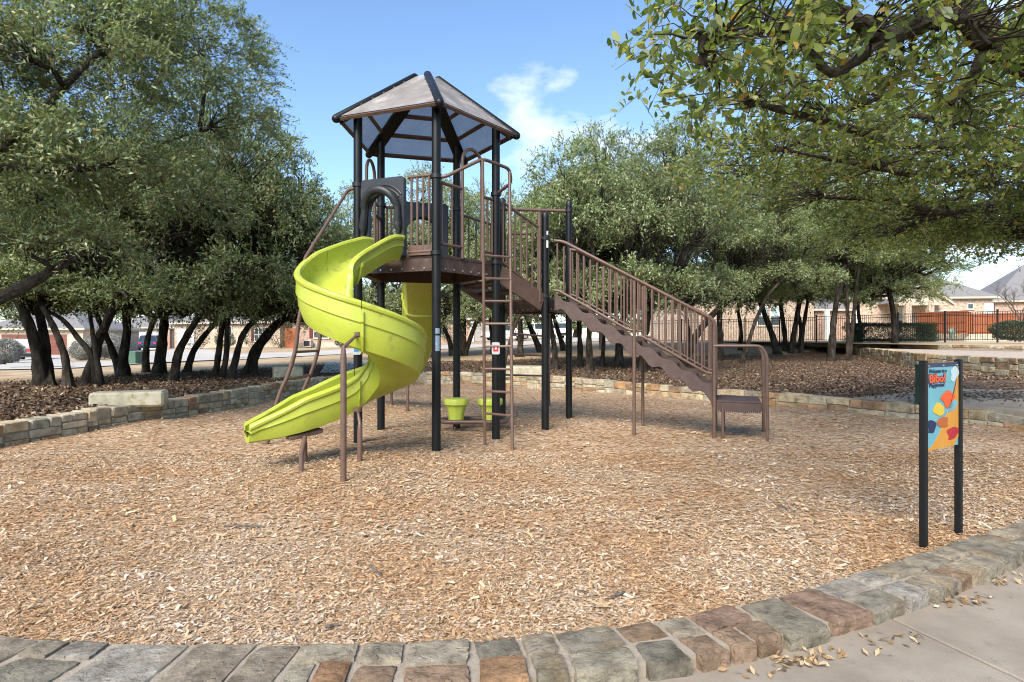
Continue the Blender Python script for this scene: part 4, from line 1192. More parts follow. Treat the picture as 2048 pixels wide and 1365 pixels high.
# slide supports
def pole(p0, ztop, r=.03, lean=(0, 0)):
    tubep('slide_leg', [v3(p0, -.1), v3(p0, ztop - .12), v3(p0, ztop - .05), (p0[0] + lean[0], p0[1] + lean[1], ztop + .06)], [r, r, r * .8, r * .35] if False else r)
for p0, zt, tip in (((-1.657, 5.90), 1.38, (-1.60, 6.22, 1.47)), ((-1.75, 6.90), .50, (-1.80, 7.0, .60)), ((-2.08, 11.96), .80, (-2.08, 12.0, .86)), ((-2.65, 13.2), .42, (-2.65, 13.2, .46))):
    lg = MB().tube([(p0[0], p0[1], -.1), (p0[0], p0[1], zt - .14), (p0[0], p0[1], zt - .04), tip], [.030, .030, .022, .014], 10).build('slide_leg', M['brown'], ps, smooth=True)
    t = Vector(tip); MB().lathe((t.x, t.y, t.z - .03), [(.03, 0), (.045, .01), (.045, .05), (.03, .06)], 12).build('bracket', M['brown'], lg, smooth=True)
fl = MB().bar((-2.20, 6.92, .375), (-2.50, 6.68, .32), .14, .05).build('foot_bracket', M['brown'], ps, bevel=.01)
MB().tube([(-2.277, 6.48, -.1), (-2.277, 6.48, .18), (-2.30, 6.66, .33)], .026, 10).build('leg', M['brown'], fl, smooth=True)
MB().tube([(-2.40, 6.96, -.1), (-2.40, 6.96, .20), (-2.38, 6.84, .33)], .026, 10).build('leg', M['brown'], fl, smooth=True)

# labels stuck on the posts
def curved_label(p, z, w, h, mat, name, parent, face=-math.pi / 2, r=PR + .003):
    half = w / 2 / r; vs, fs = [], []; n = 8
    for i in range(n + 1):
        a = face - half + 2 * half * i / n
        for zz in (z - h / 2, z + h / 2): vs.append((p.x + r * math.cos(a), p.y + r * math.sin(a), zz))
    for i in range(n): fs.append((2 * i, 2 * i + 2, 2 * i + 3, 2 * i + 1))
    return MB().add(vs, fs).build(name, mat, parent)
def plate(p, z, mat, parent):
    """grey info tag with a coloured square"""
    y = p.y - PR - .012; m = MB(); pts = []
    for cx, cz, a0 in ((.035, .065, 0), (-.035, .065, 90), (-.035, -.065, 180), (.035, -.065, 270)):
        for i in range(5): a = R(a0 + 22.5 * i); pts.append((p.x + cx + .022 * math.cos(a), y, z + cz + .022 * math.sin(a)))
    o = m.slab(pts, (0, 1, 0), .012).build('info_tag', M['sticker_g'], parent)
    MB().slab([(p.x - .036, y - .003, z - .045), (p.x + .036, y - .003, z - .045), (p.x + .036, y - .003, z + .04), (p.x - .036, y - .003, z + .04)], (0, 1, 0), .004).build('pictogram', M[mat], o)
    q = [(p.x + .014 * math.cos(R(a)) * (1.3 if a % 60 else .8), y - .006, z + .02 * math.sin(R(a))) for a in range(0, 360, 30)]
    MB().slab(q, (0, 1, 0), .002).build('figure', M['white_paint'], o)
plate(P5[3], 1.4 - (697 - HZ) * P5[3].y / F, 'sticker_b', posts[3])
plate(P5[0], 1.4 - (697 - HZ) * P5[0].y / F, 'sticker_r', posts[0])
curved_label(P5[4], 1.53, .06, .07, M['sticker_lb'], 'sticker', posts[4], R(-65))
curved_label(P5[4], 1.37, .06, .20, M['sticker_lb'], 'sticker', posts[4], R(-65))
curved_label(LT[0], 2.94, .035, .18, M['white_paint'], 'sticker', lposts[0], R(-60))
curved_label(LT[0], 3.08, .03, .06, M['white_paint'], 'sticker', lposts[0], R(-60))

# ------------------------------------------------------------------ sign at the right
def text_mesh(txt, size, name, mat, parent, origin, xdir, nrm, shear=0, bold=.0, depth=.0015, squash=1.0):
    cu = bpy.data.curves.new(name, 'FONT'); cu.body = txt; cu.size = size; cu.extrude = depth; cu.offset = bold; cu.resolution_u = 3; cu.shear = shear
    to = bpy.data.objects.new('tmp', cu); COL.objects.link(to); bpy.context.view_layer.update()
    me = bpy.data.meshes.new_from_object(to.evaluated_get(bpy.context.evaluated_depsgraph_get()))
    bpy.data.objects.remove(to); bpy.data.curves.remove(cu)
    x = Vector(xdir).normalized(); z = Vector(nrm).normalized(); y = z.cross(x).normalized()
    mt = Matrix((x * squash, y, z)).transposed().to_4x4(); mt.translation = Vector(origin)
    me.transform(mt); me.materials.clear()
    return link(name, me, mat, parent)
def sign():
    a, b = C(1847, 1103), C(1917, 1075)
    t = thing('playground_sign', 'tall narrow playground sign on two black posts beside the kerb', 'sign', (a.x, a.y, 0))
    for p in (a, b): MB().box((p.x, p.y, .585), (.042, .042, 1.37), math.atan2(b.y - a.y, b.x - a.x)).build('post', M['black'], t, bevel=.006)
    x = (b - a); L = x.length; x.normalize(); nr = Vector((x.y, -x.x, 0))
    zt = 1.4 - (727 - HZ) * a.y / F; zb = 1.4 - (903 - HZ) * a.y / F
    s0, s1 = .028, L - .026
    P = lambda s, z, o: a + x * s + nr * o + Vector((0, 0, z - a.z))
    pan = MB().slab([P(s0, zb, .0), P(s1, zb, .0), P(s1, zt, .0), P(s0, zt, .0)], nr, .008).build('sign_panel', M['sign_sky'], t)
    w, h = s1 - s0, zt - zb; o = .0085
    def shape(name, pts, mat, oo=o): return MB().slab([P(s0 + w * u_, zb + h * v_, oo) for u_, v_ in pts], nr, .0012).build(name, M[mat], pan)
    shape('header_band', [(0, .95), (1, .95), (1, 1), (0, 1)], 'sign_navy')
    shape('orange_slope', [(.0, .0), (.85, .0), (1, .10), (1, .95), (.86, .70), (.62, .40), (.36, .16), (.12, .03), (.0, .025)], 'sign_orange')
    shape('blue_wave', [(.72, .50), (.86, .70), (.97, .88), (.90, .72), (.80, .56)], 'sign_navy', .0098)
    shape('pale_band', [(.62, .40), (.70, .50), (.86, .55), (.98, .52), (.9, .44)], 'sign_sky', .0098)
    def disc(u_, v_, ru, rv, mat, oo): return shape('colour_patch', [(u_ + ru * (1 + .22 * math.sin(3 * R(a_) + 9 * u_) + .1 * math.sin(5 * R(a_))) * math.cos(R(a_)), v_ + rv * (1 + .2 * math.sin(2 * R(a_) + 7 * v_)) * math.sin(R(a_))) for a_ in range(0, 360, 15)], mat, oo)
    disc(.66, .56, .20, .095, 'sign_red', .0098); disc(.36, .46, .17, .075, 'sign_yellow', .0098); disc(.79, .15, .18, .085, 'sign_crimson', .0098)
    disc(.86, .86, .13, .085, 'sign_pale', .0098); disc(.13, .27, .12, .09, 'sign_navy', .0098); disc(.50, .30, .17, .075, 'sign_brown', .0098)
    tx = lambda s, size, u_, v_, mat, bold, sh=0, sq=1.0, oo=.0105: text_mesh(s, size, 'lettering', M[mat], pan, P(s0 + w * u_, zb + h * v_, oo), x, nr, sh, bold, .0012, sq)
    tx('Welcome to a', .036, .05, .885, 'sign_navy', .0006, 0, w * .56 / (.036 * 5.9))
    tx('Bibo!', .078, .045, .775, 'sign_navy', .0065, 0, w * .53 / (.078 * 2.12))
    tx('Bibo!', .078, .05, .775, 'sign_red', .002, 0, w * .52 / (.078 * 2.12), .0125)
    tx('Playground', .038, .06, .722, 'sign_navy', .0007, 0, w * .56 / (.038 * 5.3))
    m = MB()
    for u_ in (.04, .5, .95):
        p = P(s0 + w * u_, zb + h * .965, .009); m.tube([p, p + nr * .006], .006, 8)
    stuff(m.build('bolt_row', M['steel'], pan))
sign()

# green slatted litter bin behind the sign
def litter_bin():
    p = C(1862, 809, .262); t = thing('litter_bin', 'green slatted litter bin standing on the path behind the sign', 'bin', (p.x, p.y, .262))
    r = .23
    MB().lathe((p.x, p.y, .262), [(r - .03, .02), (r - .03, .68), (r - .05, .68)], 24).build('liner', M['green_metal'], t, smooth=True)
    for i in range(26):
        a = 2 * math.pi * i / 26; MB().box((p.x + r * math.cos(a), p.y + r * math.sin(a), .262 + .36), (.012, .034, .68), a).build('slat', M['green_metal'], t)
    for z in (.03, .70): MB().tube([(p.x + (r + .01) * math.cos(2 * math.pi * i / 24), p.y + (r + .01) * math.sin(2 * math.pi * i / 24), .262 + z) for i in range(25)], .016, 8, cap=False).build('hoop', M['green_metal'], t, smooth=True)
litter_bin()

# ------------------------------------------------------------------ trees
SHOOTS = []
def add_shoots(mb, r, frac, rng):
    """thin three-sided stems that carry the leaves"""
    for a, b in SHOOTS:
        k = rng.uniform(0, 1, len(a)) < frac; a, b = a[k], b[k]
        if not len(a): continue
        d = unit(b - a); u_ = unit(np.cross(d, np.array([.3, .2, .93]))); w_ = np.cross(d, u_); n = len(a)
        ring = [u_ * math.cos(t) + w_ * math.sin(t) for t in (0, 2.094, 4.189)]
        V = np.stack([a + q * r for q in ring] + [b + q * r * .5 for q in ring], 1).reshape(-1, 3).tolist(); o = len(mb.v); mb.v += [tuple(v) for v in V]
        for i in range(n):
            e = o + 6 * i; mb.f += [(e, e + 1, e + 4, e + 3), (e + 1, e + 2, e + 5, e + 4), (e + 2, e, e + 3, e + 5)]
    SHOOTS.clear()
def leaf_cloud(lobes, per_lobe, shoots, lps, leaf, rng, wr=.42, shoot_len=(.22, .5), jitter=.8, flat=.75, fill=.2, quadonly=True):
    """lobes: (centre, radii). Returns leaf verts and clump centres per lobe"""
    allv, cents = [], []
    for li, (c, r) in enumerate(lobes):
        c, r = np.array(c, float), np.array(r, float)
        n = int(per_lobe * (r[0] * r[1] + r[0] * r[2] + r[1] * r[2]) / 3.0)
        d = unit(rng.normal(0, 1, (n, 3))); d[:, 2] = np.where(d[:, 2] < -.35, -d[:, 2] * .5, d[:, 2])
        q = np.where(rng.uniform(0, 1, n) < fill, rng.uniform(.2, .85, n), rng.uniform(.8, 1.08, n))
        p = c + d * r * q[:, None]
        keep = np.ones(n, bool)
        for lj, (c2, r2) in enumerate(lobes):
            if lj != li: keep &= (((p - np.array(c2)) / np.array(r2)) ** 2).sum(1) > .35
        p, d = p[keep], d[keep]; cents.append(p); n = len(p)
        if not n: continue
        o = unit(d * np.array([1, 1, flat]) + np.array([0, 0, .12]))
        sdir = unit(np.repeat(o, shoots, 0) + rng.normal(0, jitter, (n * shoots, 3)))
        sl = rng.uniform(*shoot_len, n * shoots); sp = np.repeat(p, shoots, 0) + rng.normal(0, .07, (n * shoots, 3))
        t = (np.arange(lps) + .5) / lps
        pos = sp[:, None] + sdir[:, None] * (sl[:, None] * t[None])[..., None]
        pos[..., 2] -= (t ** 2)[None] * sl[:, None] * .25
        N = n * shoots * lps; pos = pos.reshape(N, 3) + rng.normal(0, .015, (N, 3))
        ld = unit(np.repeat(sdir, lps, 0) * .7 + rng.normal(0, .6, (N, 3)))
        upv = unit(np.array([0, 0, .55]) + .75 * np.repeat(np.repeat(o, shoots, 0), lps, 0) + rng.normal(0, .55, (N, 3)))
        sd = unit(np.cross(ld, upv)); ln = rng.uniform(.65, 1.25, N) * leaf
        lift = np.cross(sd, ld) * (ln * .12)[:, None]
        SHOOTS.append((sp, sp + sdir * sl[:, None] - np.array([0, 0, 1.0]) * (sl * .25)[:, None]))
        allv.append(quads(pos, ld, sd, ln, ln * wr * rng.uniform(.8, 1.25, N), lift))
    return np.concatenate(allv), cents

def branch_path(a, b, rng, n=5, wob=.09, sag=.0):
    a, b = np.array(a, float), np.array(b, float); L = np.linalg.norm(b - a); pts = []
    for i in range(n + 1):
        t = i / n; p = a * (1 - t) + b * t
        if 0 < i < n: p = p + rng.normal(0, wob * L / n * 1.6, 3)
        p[2] += math.sin(math.pi * t) * sag * L; pts.append(Vector(p))
    return pts

def limb_mesh(mb, root, lobes, cents, rng, r0, frac=.5, twigs=0.012, seg=7):
    for (c, r), cl in zip(lobes, cents):
        c = np.array(c, float)
        path = catmull(branch_path(root, c, rng, 4, .22, .10), 3); n = len(path)
        mb.tube(path, [r0 * (1 - .72 * i / (n - 1)) for i in range(n)], seg, cap=False)
        for p in cl:
            if rng.uniform() > frac: continue
            q_ = rng.uniform(.3, .98) * (n - 1); s = path[int(q_)].lerp(path[int(q_) + 1], q_ % 1)
            bp = branch_path(s, p, rng, 3, .16, .06)
            k = twigs * rng.uniform(.7, 1.5); mb.tube(bp, [k * 1.6, k * 1.2, k * .8, k * .4], 4, cap=False)
    return mb

def make_proto(seed, spec, per_lobe, leaf, shoots=9, lps=8, frac=.45):
    rng = np.random.default_rng(seed)
    v, cents = leaf_cloud(spec, per_lobe, shoots, lps, leaf, rng)
    me = np_mesh('crown', v, 4)
    mb_ = limb_mesh(MB(), (0, 0, 0), spec, cents, rng, .085, frac); add_shoots(mb_, .004, .5, rng); br = mb_.mesh('limbs')
    return me, br
LOBES_A = [((0, 0, 3.0), (1.7, 1.7, 1.2)), ((1.7, .3, 2.2), (1.3, 1.4, .95)), ((-1.6, .5, 2.3), (1.4, 1.3, 1.0)), ((.3, 1.7, 2.1), (1.4, 1.2, .9)), ((-.2, -1.7, 2.0), (1.4, 1.2, .9)), ((-1.3, -1.1, 1.35), (1.0, 1.0, .6)), ((1.4, -1.2, 1.4), (1.0, 1.0, .6))]
LOBES_B = [((.6, 0, 2.7), (1.6, 1.5, 1.1)), ((-1.2, .2, 3.1), (1.3, 1.3, 1.0)), ((2.1, -.3, 1.8), (1.2, 1.2, .8)), ((-2.0, -.4, 1.9), (1.2, 1.3, .8)), ((0, 1.8, 2.0), (1.5, 1.2, .9)), ((.4, -1.7, 1.7), (1.5, 1.2, .8)), ((0.2, .2, 4.0), (.9, .9, .7))]
LOBES_C = [((0, 0, 3.4), (1.2, 1.2, 1.1)), ((1.2, .3, 2.4), (1.1, 1.1, .9)), ((-1.1, -.2, 2.5), (1.1, 1.1, .9)), ((.2, 1.2, 2.0), (1.1, 1.0, .8)), ((.1, -1.2, 2.1), (1.1, 1.0, .8)), ((.3, .2, 4.6), (.8, .8, .8))]
LOW = [((2.35 * math.cos(a), 2.35 * math.sin(a), .15 + .35 * math.sin(3 * a)), (.95, .95, .48)) for a in (0.3, 1.1, 1.9, 2.7, 3.5, 4.3, 5.1, 5.8)] + [((1.2 * math.cos(a), 1.2 * math.sin(a), .45), (.9, .9, .45)) for a in (.6, 2.7, 4.8)]
PROTO = [make_proto(101, LOBES_A + LOW, 36, .088), make_proto(102, LOBES_B + LOW[1:], 36, .088), make_proto(103, LOBES_A[:5] + LOBES_B[2:4] + LOW[:8], 36, .088), make_proto(104, LOBES_C + LOW[8:], 60, .09, 5, 7), make_proto(105, LOBES_C, 26, .10, 4, 6, .9)]

def trunk_tube(mb, pts, r0, r1, rng, flare=True, seg=10):
    Q = catmull(pts, 4); n = len(Q); rs = []
    for i in range(n):
        t = i / (n - 1); r = r0 + (r1 - r0) * t
        if flare: r *= 1 + .55 * math.exp(-t * 9)
        rs.append(r * (1 + .06 * math.sin(i * 1.9 + r0 * 70)))
    k0 = len(mb.v); mb.tube(Q, rs, seg, cap=True); rj = random.Random(k0 + n)
    for i in range(k0, len(mb.v)):
        j = rs[(i - k0) // seg] * .07; v = mb.v[i]; mb.v[i] = (v[0] + rj.gauss(0, j), v[1] + rj.gauss(0, j), v[2])
    return Q

TREE_N = 0
def tree(name, label, stems, crowns, leafmat='leaf', barkmat='bark', group='live oaks around the playground', depth=None, seed=0):
    """stems: [(pixel polyline from the ground up, radius px at foot)], crowns: [(proto, px, py, dD, sx, sz, rot)] origin of each crown (its lowest fork)"""
    rng = np.random.default_rng(900 + seed)
    b = G(*stems[0][0][0]); D0 = depth or b.y
    if depth: b = Vector(((stems[0][0][0][0] - 1024) * D0 / F, D0, float(terrain((stems[0][0][0][0] - 1024) * D0 / F, D0))))
    t = thing(name, label, 'tree', b, group)
    mb = MB(); tops = []
    for pix, rp in stems:
        pts = []
        for i, (x, y) in enumerate(pix):
            D = D0 + (0 if i == 0 else .12 * i * rng.normal(0, 1))
            pts.append(W(x, y, D))
        pts[0].z = float(terrain(pts[0].x, pts[0].y)) - .1
        r0 = .84 * rp * D0 / F
        trunk_tube(mb, pts, r0, r0 * .62, rng); tops.append((pts[-1], r0 * .6))
    objs = []
    for k, (pi, px, py, dD, sx, sz, rot) in enumerate(crowns):
        o = W(px, py + (44 if px < 640 else 24), D0 + dD)
        tp, r = min(tops, key=lambda q: (q[0] - o).length)
        path = catmull(branch_path(tp, o, rng, 3, .12, .06), 4); n = len(path)
        mb.tube(path, [r * (1 - .45 * i / (n - 1)) for i in range(n)], 8, cap=False)
        for nm, me, mt in (('crown', PROTO[pi][0], leafmat), ('limbs', PROTO[pi][1], barkmat)):
            ob = bpy.data.objects.new(nm, me); COL.objects.link(ob)
            if not me.materials: me.materials.append(None)
            ob.material_slots[0].link = 'OBJECT'; ob.material_slots[0].material = M[mt]
            ob.parent = t; ob.matrix_parent_inverse = t.matrix_basis.inverted()
            ob.location = o; ob.scale = (sx, sx, sz); ob.rotation_euler = (0, 0, R(rot))
    mb.build('trunk', M[barkmat], t, smooth=True)
    return t

# left group, from the left edge towards the slide
tree('live_oak', 'leftmost double-stemmed oak trunk in front of the silver car', [([(84, 772), (76, 720), (62, 660), (28, 585)], 15), ([(98, 772), (92, 715), (86, 660), (62, 560)], 13)], [(0, 20, 540, .5, 1.0, 1.0, 20), (2, 110, 500, 1.5, .9, .9, 140)], seed=1)
tree('live_oak', 'slim oak trunk leaning left in front of the red garage door', [([(138, 776), (131, 720), (118, 680), (100, 640), (70, 590)], 9)], [(1, 70, 560, 1.0, .8, .85, 60)], seed=2)
tree('live_oak', 'spreading oak with crossing stems behind the long mossy block', [([(171, 771), (188, 722), (198, 680), (218, 635), (238, 590)], 13), ([(195, 768), (184, 715), (156, 676), (125, 640), (90, 620)], 7), ([(205, 760), (190, 700), (182, 640), (172, 590)], 6)], [(2, 230, 560, .4, 1.05, 1.05, 200), (0, 160, 540, 1.6, .8, .9, 310)], seed=3)
tree('live_oak', 'forked oak trunk with a pruned stub beside the green utility box', [([(250, 753), (246, 715), (254, 661), (247, 585)], 12), ([(244, 750), (224, 700), (206, 660), (190, 620)], 8)], [(1, 255, 560, 1.2, 1.0, 1.1, 100)], seed=4)
tree('live_oak', 'slim upright oak trunk covering part of the blue car', [([(293, 745), (292, 705), (299, 664), (322, 612)], 8)], [(0, 330, 560, 1.5, .95, 1.15, 250)], seed=5)
tree('live_oak', 'thick dark oak trunk right of the blue car', [([(318, 748), (322, 700), (328, 650), (334, 580)], 13)], [(2, 350, 545, .3, 1.05, 1.2, 10)], seed=6)
tree('live_oak', 'oak trunk leaning right in front of the white garage', [([(345, 762), (358, 705), (384, 655), (412, 612)], 10)], [(1, 430, 560, .8, 1.0, 1.25, 160)], seed=7)
tree('live_oak', 'oak trunk curving right with a swollen foot before the tan house', [([(372, 746), (386, 705), (412, 668), (448, 630)], 8)], [(0, 470, 575, 1.8, .95, 1.2, 320)], seed=8)
tree('live_oak', 'close pair of oak stems with a slit of light between them', [([(428, 757), (436, 715), (446, 640), (456, 580)], 8), ([(440, 760), (452, 715), (456, 640), (470, 580)], 7)], [(2, 470, 550, .3, .95, 1.25, 80)], seed=9)
tree('live_oak', 'slender bowed oak trunk left of the square block', [([(460, 757), (473, 712), (487, 668), (512, 640), (556, 612)], 8)], [(1, 575, 575, .6, .72, 1.05, 30)], seed=10)
tree('live_oak', 'heavy-footed oak trunk leaning far right behind the square block', [([(500, 749), (509, 708), (533, 672), (560, 644), (600, 622)], 13)], [(0, 590, 590, 1.2, .72, .85, 120)], seed=11)
# centre, seen through the tower
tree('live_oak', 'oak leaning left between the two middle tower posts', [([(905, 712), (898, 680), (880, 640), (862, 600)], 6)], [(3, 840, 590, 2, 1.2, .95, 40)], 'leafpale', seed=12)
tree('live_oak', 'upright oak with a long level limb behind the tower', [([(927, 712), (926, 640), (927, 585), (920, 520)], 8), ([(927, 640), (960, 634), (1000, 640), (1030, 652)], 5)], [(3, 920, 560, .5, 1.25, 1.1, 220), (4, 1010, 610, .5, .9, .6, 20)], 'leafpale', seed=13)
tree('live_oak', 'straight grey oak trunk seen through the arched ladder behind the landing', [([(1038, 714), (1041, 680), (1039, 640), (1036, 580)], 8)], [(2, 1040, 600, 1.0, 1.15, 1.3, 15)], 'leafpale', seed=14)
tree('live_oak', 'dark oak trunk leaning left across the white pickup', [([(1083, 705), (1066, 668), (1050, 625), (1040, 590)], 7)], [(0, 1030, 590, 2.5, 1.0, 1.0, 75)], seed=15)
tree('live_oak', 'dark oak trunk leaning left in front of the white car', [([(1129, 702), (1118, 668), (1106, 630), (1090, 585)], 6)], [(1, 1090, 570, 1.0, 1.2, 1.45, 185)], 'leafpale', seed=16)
tree('live_oak', 'lone oak trunk just right of the near landing post', [([(1111, 738), (1108, 690), (1100, 640), (1105, 590)], 7)], [(2, 1110, 590, .5, 1.0, 1.15, 265)], seed=17)
tree('live_oak', 'first oak trunk right of the far landing post, under the stairs', [([(1161, 734), (1160, 690), (1158, 640), (1160, 590)], 7)], [(0, 1170, 580, 1, 1.05, 1.3, 335)], seed=18)
tree('live_oak', 'second oak trunk under the stairs, standing nearest the wall', [([(1180, 743), (1178, 690), (1180, 640), (1188, 580)], 8)], [(1, 1190, 570, 0, 1.0, 1.25, 45)], seed=19)
tree('live_oak', 'third oak trunk under the stairs, slim and slightly leaning', [([(1204, 734), (1207, 690), (1212, 640), (1220, 590)], 5)], [(2, 1250, 575, 2, 1.1, 1.4, 125)], 'leafpale', seed=20)
tree('live_oak', 'fourth and thickest oak trunk under the stairs', [([(1238, 735), (1239, 690), (1246, 640), (1262, 580)], 10)], [(0, 1280, 570, .5, 1.1, 1.25, 205)], seed=21)
tree('live_oak', 'oak trunk behind the middle stair leg', [([(1285, 743), (1288, 690), (1298, 630), (1320, 570)], 9)], [(1, 1330, 570, 0, 1.05, 1.2, 300)], seed=22)
tree('live_oak', 'dark oak trunk leaning right behind the lower stairs', [([(1370, 722), (1384, 688), (1408, 650), (1440, 615), (1490, 575)], 10)], [(2, 1440, 560, .6, 1.15, 1.25, 60)], seed=23)
tree('live_oak', 'upright oak trunk directly behind the stair foot', [([(1439, 722), (1440, 670), (1440, 615), (1455, 560)], 8)], [(0, 1500, 560, 1, 1.1, 1.15, 150)], seed=24)
tree('live_oak', 'thin crooked oak trunk leaning right beyond the bottom platform', [([(1483, 727), (1496, 690), (1515, 632), (1545, 580), (1590, 540)], 5)], [(1, 1560, 540, .5, .95, .95, 230)], seed=25)
tree('live_oak', 'left oak stem of the clump before the brick house windows', [([(1555, 709), (1545, 672), (1530, 630), (1515, 590)], 8)], [(2, 1520, 570, 1, 1.15, 1.1, 20)], seed=26)
tree('live_oak', 'middle oak stem of the clump before the brick house windows', [([(1571, 703), (1569, 665), (1562, 610), (1565, 560)], 6)], [(0, 1590, 555, 2, 1.15, 1.1, 110)], seed=27)
tree('live_oak', 'right double oak stem of the clump before the brick house', [([(1583, 707), (1588, 670), (1598, 612), (1612, 560)], 7), ([(1601, 697), (1606, 660), (1616, 600), (1622, 560)], 5)], [(1, 1620, 545, .6, 1.2, 1.1, 290)], seed=28)
tree('live_oak', 'lone forked oak trunk at the end of the terrace wall', [([(1662, 723), (1665, 680), (1668, 635), (1682, 565), (1697, 510)], 8), ([(1697, 512), (1725, 485), (1752, 462)], 4), ([(1697, 512), (1692, 480), (1694, 440)], 4)], [(2, 1690, 500, 0, 1.15, 1.0, 70), (0, 1760, 480, .8, 1.0, .95, 180)], seed=29)
tree('live_oak', 'broad oak behind the hedge, crown hanging over the brick porch', [([(1790, 690), (1788, 640), (1780, 590), (1770, 540)], 7)], [(1, 1740, 570, 0, 1.15, 1.0, 10), (2, 1830, 520, 1, 1.0, .9, 90)], depth=36, seed=30)

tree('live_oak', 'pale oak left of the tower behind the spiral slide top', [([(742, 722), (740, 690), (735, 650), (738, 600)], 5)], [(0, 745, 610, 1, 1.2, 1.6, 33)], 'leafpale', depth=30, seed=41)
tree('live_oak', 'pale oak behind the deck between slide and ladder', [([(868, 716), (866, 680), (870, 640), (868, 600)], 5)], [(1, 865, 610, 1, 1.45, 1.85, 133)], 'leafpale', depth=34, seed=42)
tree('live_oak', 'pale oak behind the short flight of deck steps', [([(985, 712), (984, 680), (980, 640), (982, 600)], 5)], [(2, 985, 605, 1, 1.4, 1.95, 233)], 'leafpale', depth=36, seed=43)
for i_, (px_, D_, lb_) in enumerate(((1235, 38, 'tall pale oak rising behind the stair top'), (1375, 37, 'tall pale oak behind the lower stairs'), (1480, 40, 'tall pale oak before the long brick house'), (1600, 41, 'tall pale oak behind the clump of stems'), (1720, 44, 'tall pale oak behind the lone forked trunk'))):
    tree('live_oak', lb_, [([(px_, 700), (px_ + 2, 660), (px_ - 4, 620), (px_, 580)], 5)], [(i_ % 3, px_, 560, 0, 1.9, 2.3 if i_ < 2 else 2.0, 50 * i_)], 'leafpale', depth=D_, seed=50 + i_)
# bare tree and thin pale trees on the skyline
def bare_tree(label, px, py, D, h, spread, seed, leaf=True):
    rng = np.random.default_rng(seed); b = W(px, py, D); b.z = float(terrain(b.x, b.y)) - .1
    t = thing('bare_tree', label, 'tree', b, 'bare winter trees'); mb = MB(); tips = []
    def grow(p, d, L, r, lev):
        q = p + d * L; mid = p.lerp(q, .5) + Vector(rng.normal(0, .05 * L, 3)); mb.tube([p, mid, q], [r, r * .85, r * .68], 6 if lev < 2 else 4, cap=False)
        if lev >= 5: tips.append(q); return
        for _ in range(3 if lev > 0 else 5):
            nd = (d + Vector(rng.normal(0, spread, 3)) + Vector((0, 0, .12))).normalized()
            grow(p.lerp(q, rng.uniform(.55, 1)), nd, L * rng.uniform(.58, .8), r * .55, lev + 1)
    grow(b, Vector((0, 0, 1)), h * .34, h * .014, 0)
    mb.build('trunk', M['twig'], t, smooth=True)
    if leaf:
        n = len(tips); tp = np.array([tuple(q) for q in tips]); tp = np.repeat(tp, 6, 0) + rng.normal(0, .15, (n * 6, 3)); k = len(tp)
        ld = unit(rng.normal(0, 1, (k, 3))); sd = unit(np.cross(ld, rng.normal(0, 1, (k, 3)))); ln = rng.uniform(.06, .11, k)
        link('crown', np_mesh('crown', quads(tp, ld, sd, ln, ln * .4), 4), M['leafpale'], t)
bare_tree('tall half-bare tree rising above the oaks against the cloud', 1205, 690, 40, 16.5, .42, 5)
bare_tree('grey bare tree at the right edge before the shingled roof', 2040, 672, 46, 6.5, .5, 8, False)

# big oak overhead at the right: its trunk stands outside the picture
def hero(name, label, base, fork, lobes, per, shoots, lps, leaf, limbs, mat, seed, r0, frac, cut=None, shoot_len=(.22, .5), wr=.42, rich=False):
    rng = np.random.default_rng(seed)
    t = thing(name, label, 'tree', base, 'live oaks around the playground')
    v, cents = leaf_cloud(lobes, per, shoots, lps, leaf, rng, wr=wr, shoot_len=shoot_len)
    mb = MB(); trunk_tube(mb, [Vector(base) - Vector((0, 0, .1)), Vector(base).lerp(Vector(fork), .5) + Vector((.1, .05, 0)), Vector(fork)], r0, r0 * .7, rng)
    for path, ra, rb in limbs:
        Q = catmull(path, 5); n = len(Q); mb.tube(Q, [ra + (rb - ra) * i / (n - 1) + .006 * math.sin(i * 2.3) for i in range(n)], 9, cap=True)
    nodes = [q for path, _, _ in limbs for q in catmull(path, 4)]
    for (c, r), cl in zip(lobes, cents):
        c = Vector(c); s = min(nodes, key=lambda q: (q - c).length)
        path = catmull(branch_path(s, c, rng, 3, .18, .04), 3); n = len(path); k = r0 * .16
        mb.tube(path, [k * (1 - .6 * i / (n - 1)) for i in range(n)], 6, cap=False)
        nn = path + [q for q in nodes if (q - c).length < max(r) * 1.5]; pairs = list(zip(path[:-1], path[1:]))
        for p in cl:
            if rng.uniform() > frac: continue
            pv = Vector(p); cand = [(lambda e: e[0].lerp(e[1], rng.uniform()))(pairs[int(rng.uniform(0, len(pairs)))]) for _ in range(3)] + [nn[int(rng.uniform(0, len(nn)))].lerp(nn[int(rng.uniform(0, len(nn)))], .3) for _ in range(2)]; s = min(cand, key=lambda q: (q - pv).length)
            kk = rng.uniform(.003, .006); mb.tube(branch_path(s, p, rng, 3, .16, .03), [kk * 1.5, kk * 1.1, kk * .8, kk * .4], 4, cap=False)
    mb.build('trunk', M['barklich'], t, smooth=True)
    tw = MB(); add_shoots(tw, .0026, 1.0, rng); link('twigs', tw.mesh('twigs'), M['twig'], t)
    if rich:      # six-sided folded leaves close to the lens
        q = v.reshape(-1, 4, 3); a, b, c, d = q[:, 0], q[:, 1], q[:, 2], q[:, 3]
        e = lambda p, s, k: p * (1 - k) + s * k
        b1, b2 = e(a, c, .28) + (b - (a + c) / 2) * .92, e(a, c, .70) + (b - (a + c) / 2) * .86
        d1, d2 = e(a, c, .28) + (d - (a + c) / 2) * .92, e(a, c, .70) + (d - (a + c) / 2) * .86
        v6 = np.stack([a, b1, b2, c, d2, d1], 1).reshape(-1, 3); me = np_mesh('crown', v6, 6)
    else: me = np_mesh('crown', v, 4)
    link('crown', me, M[mat], t)
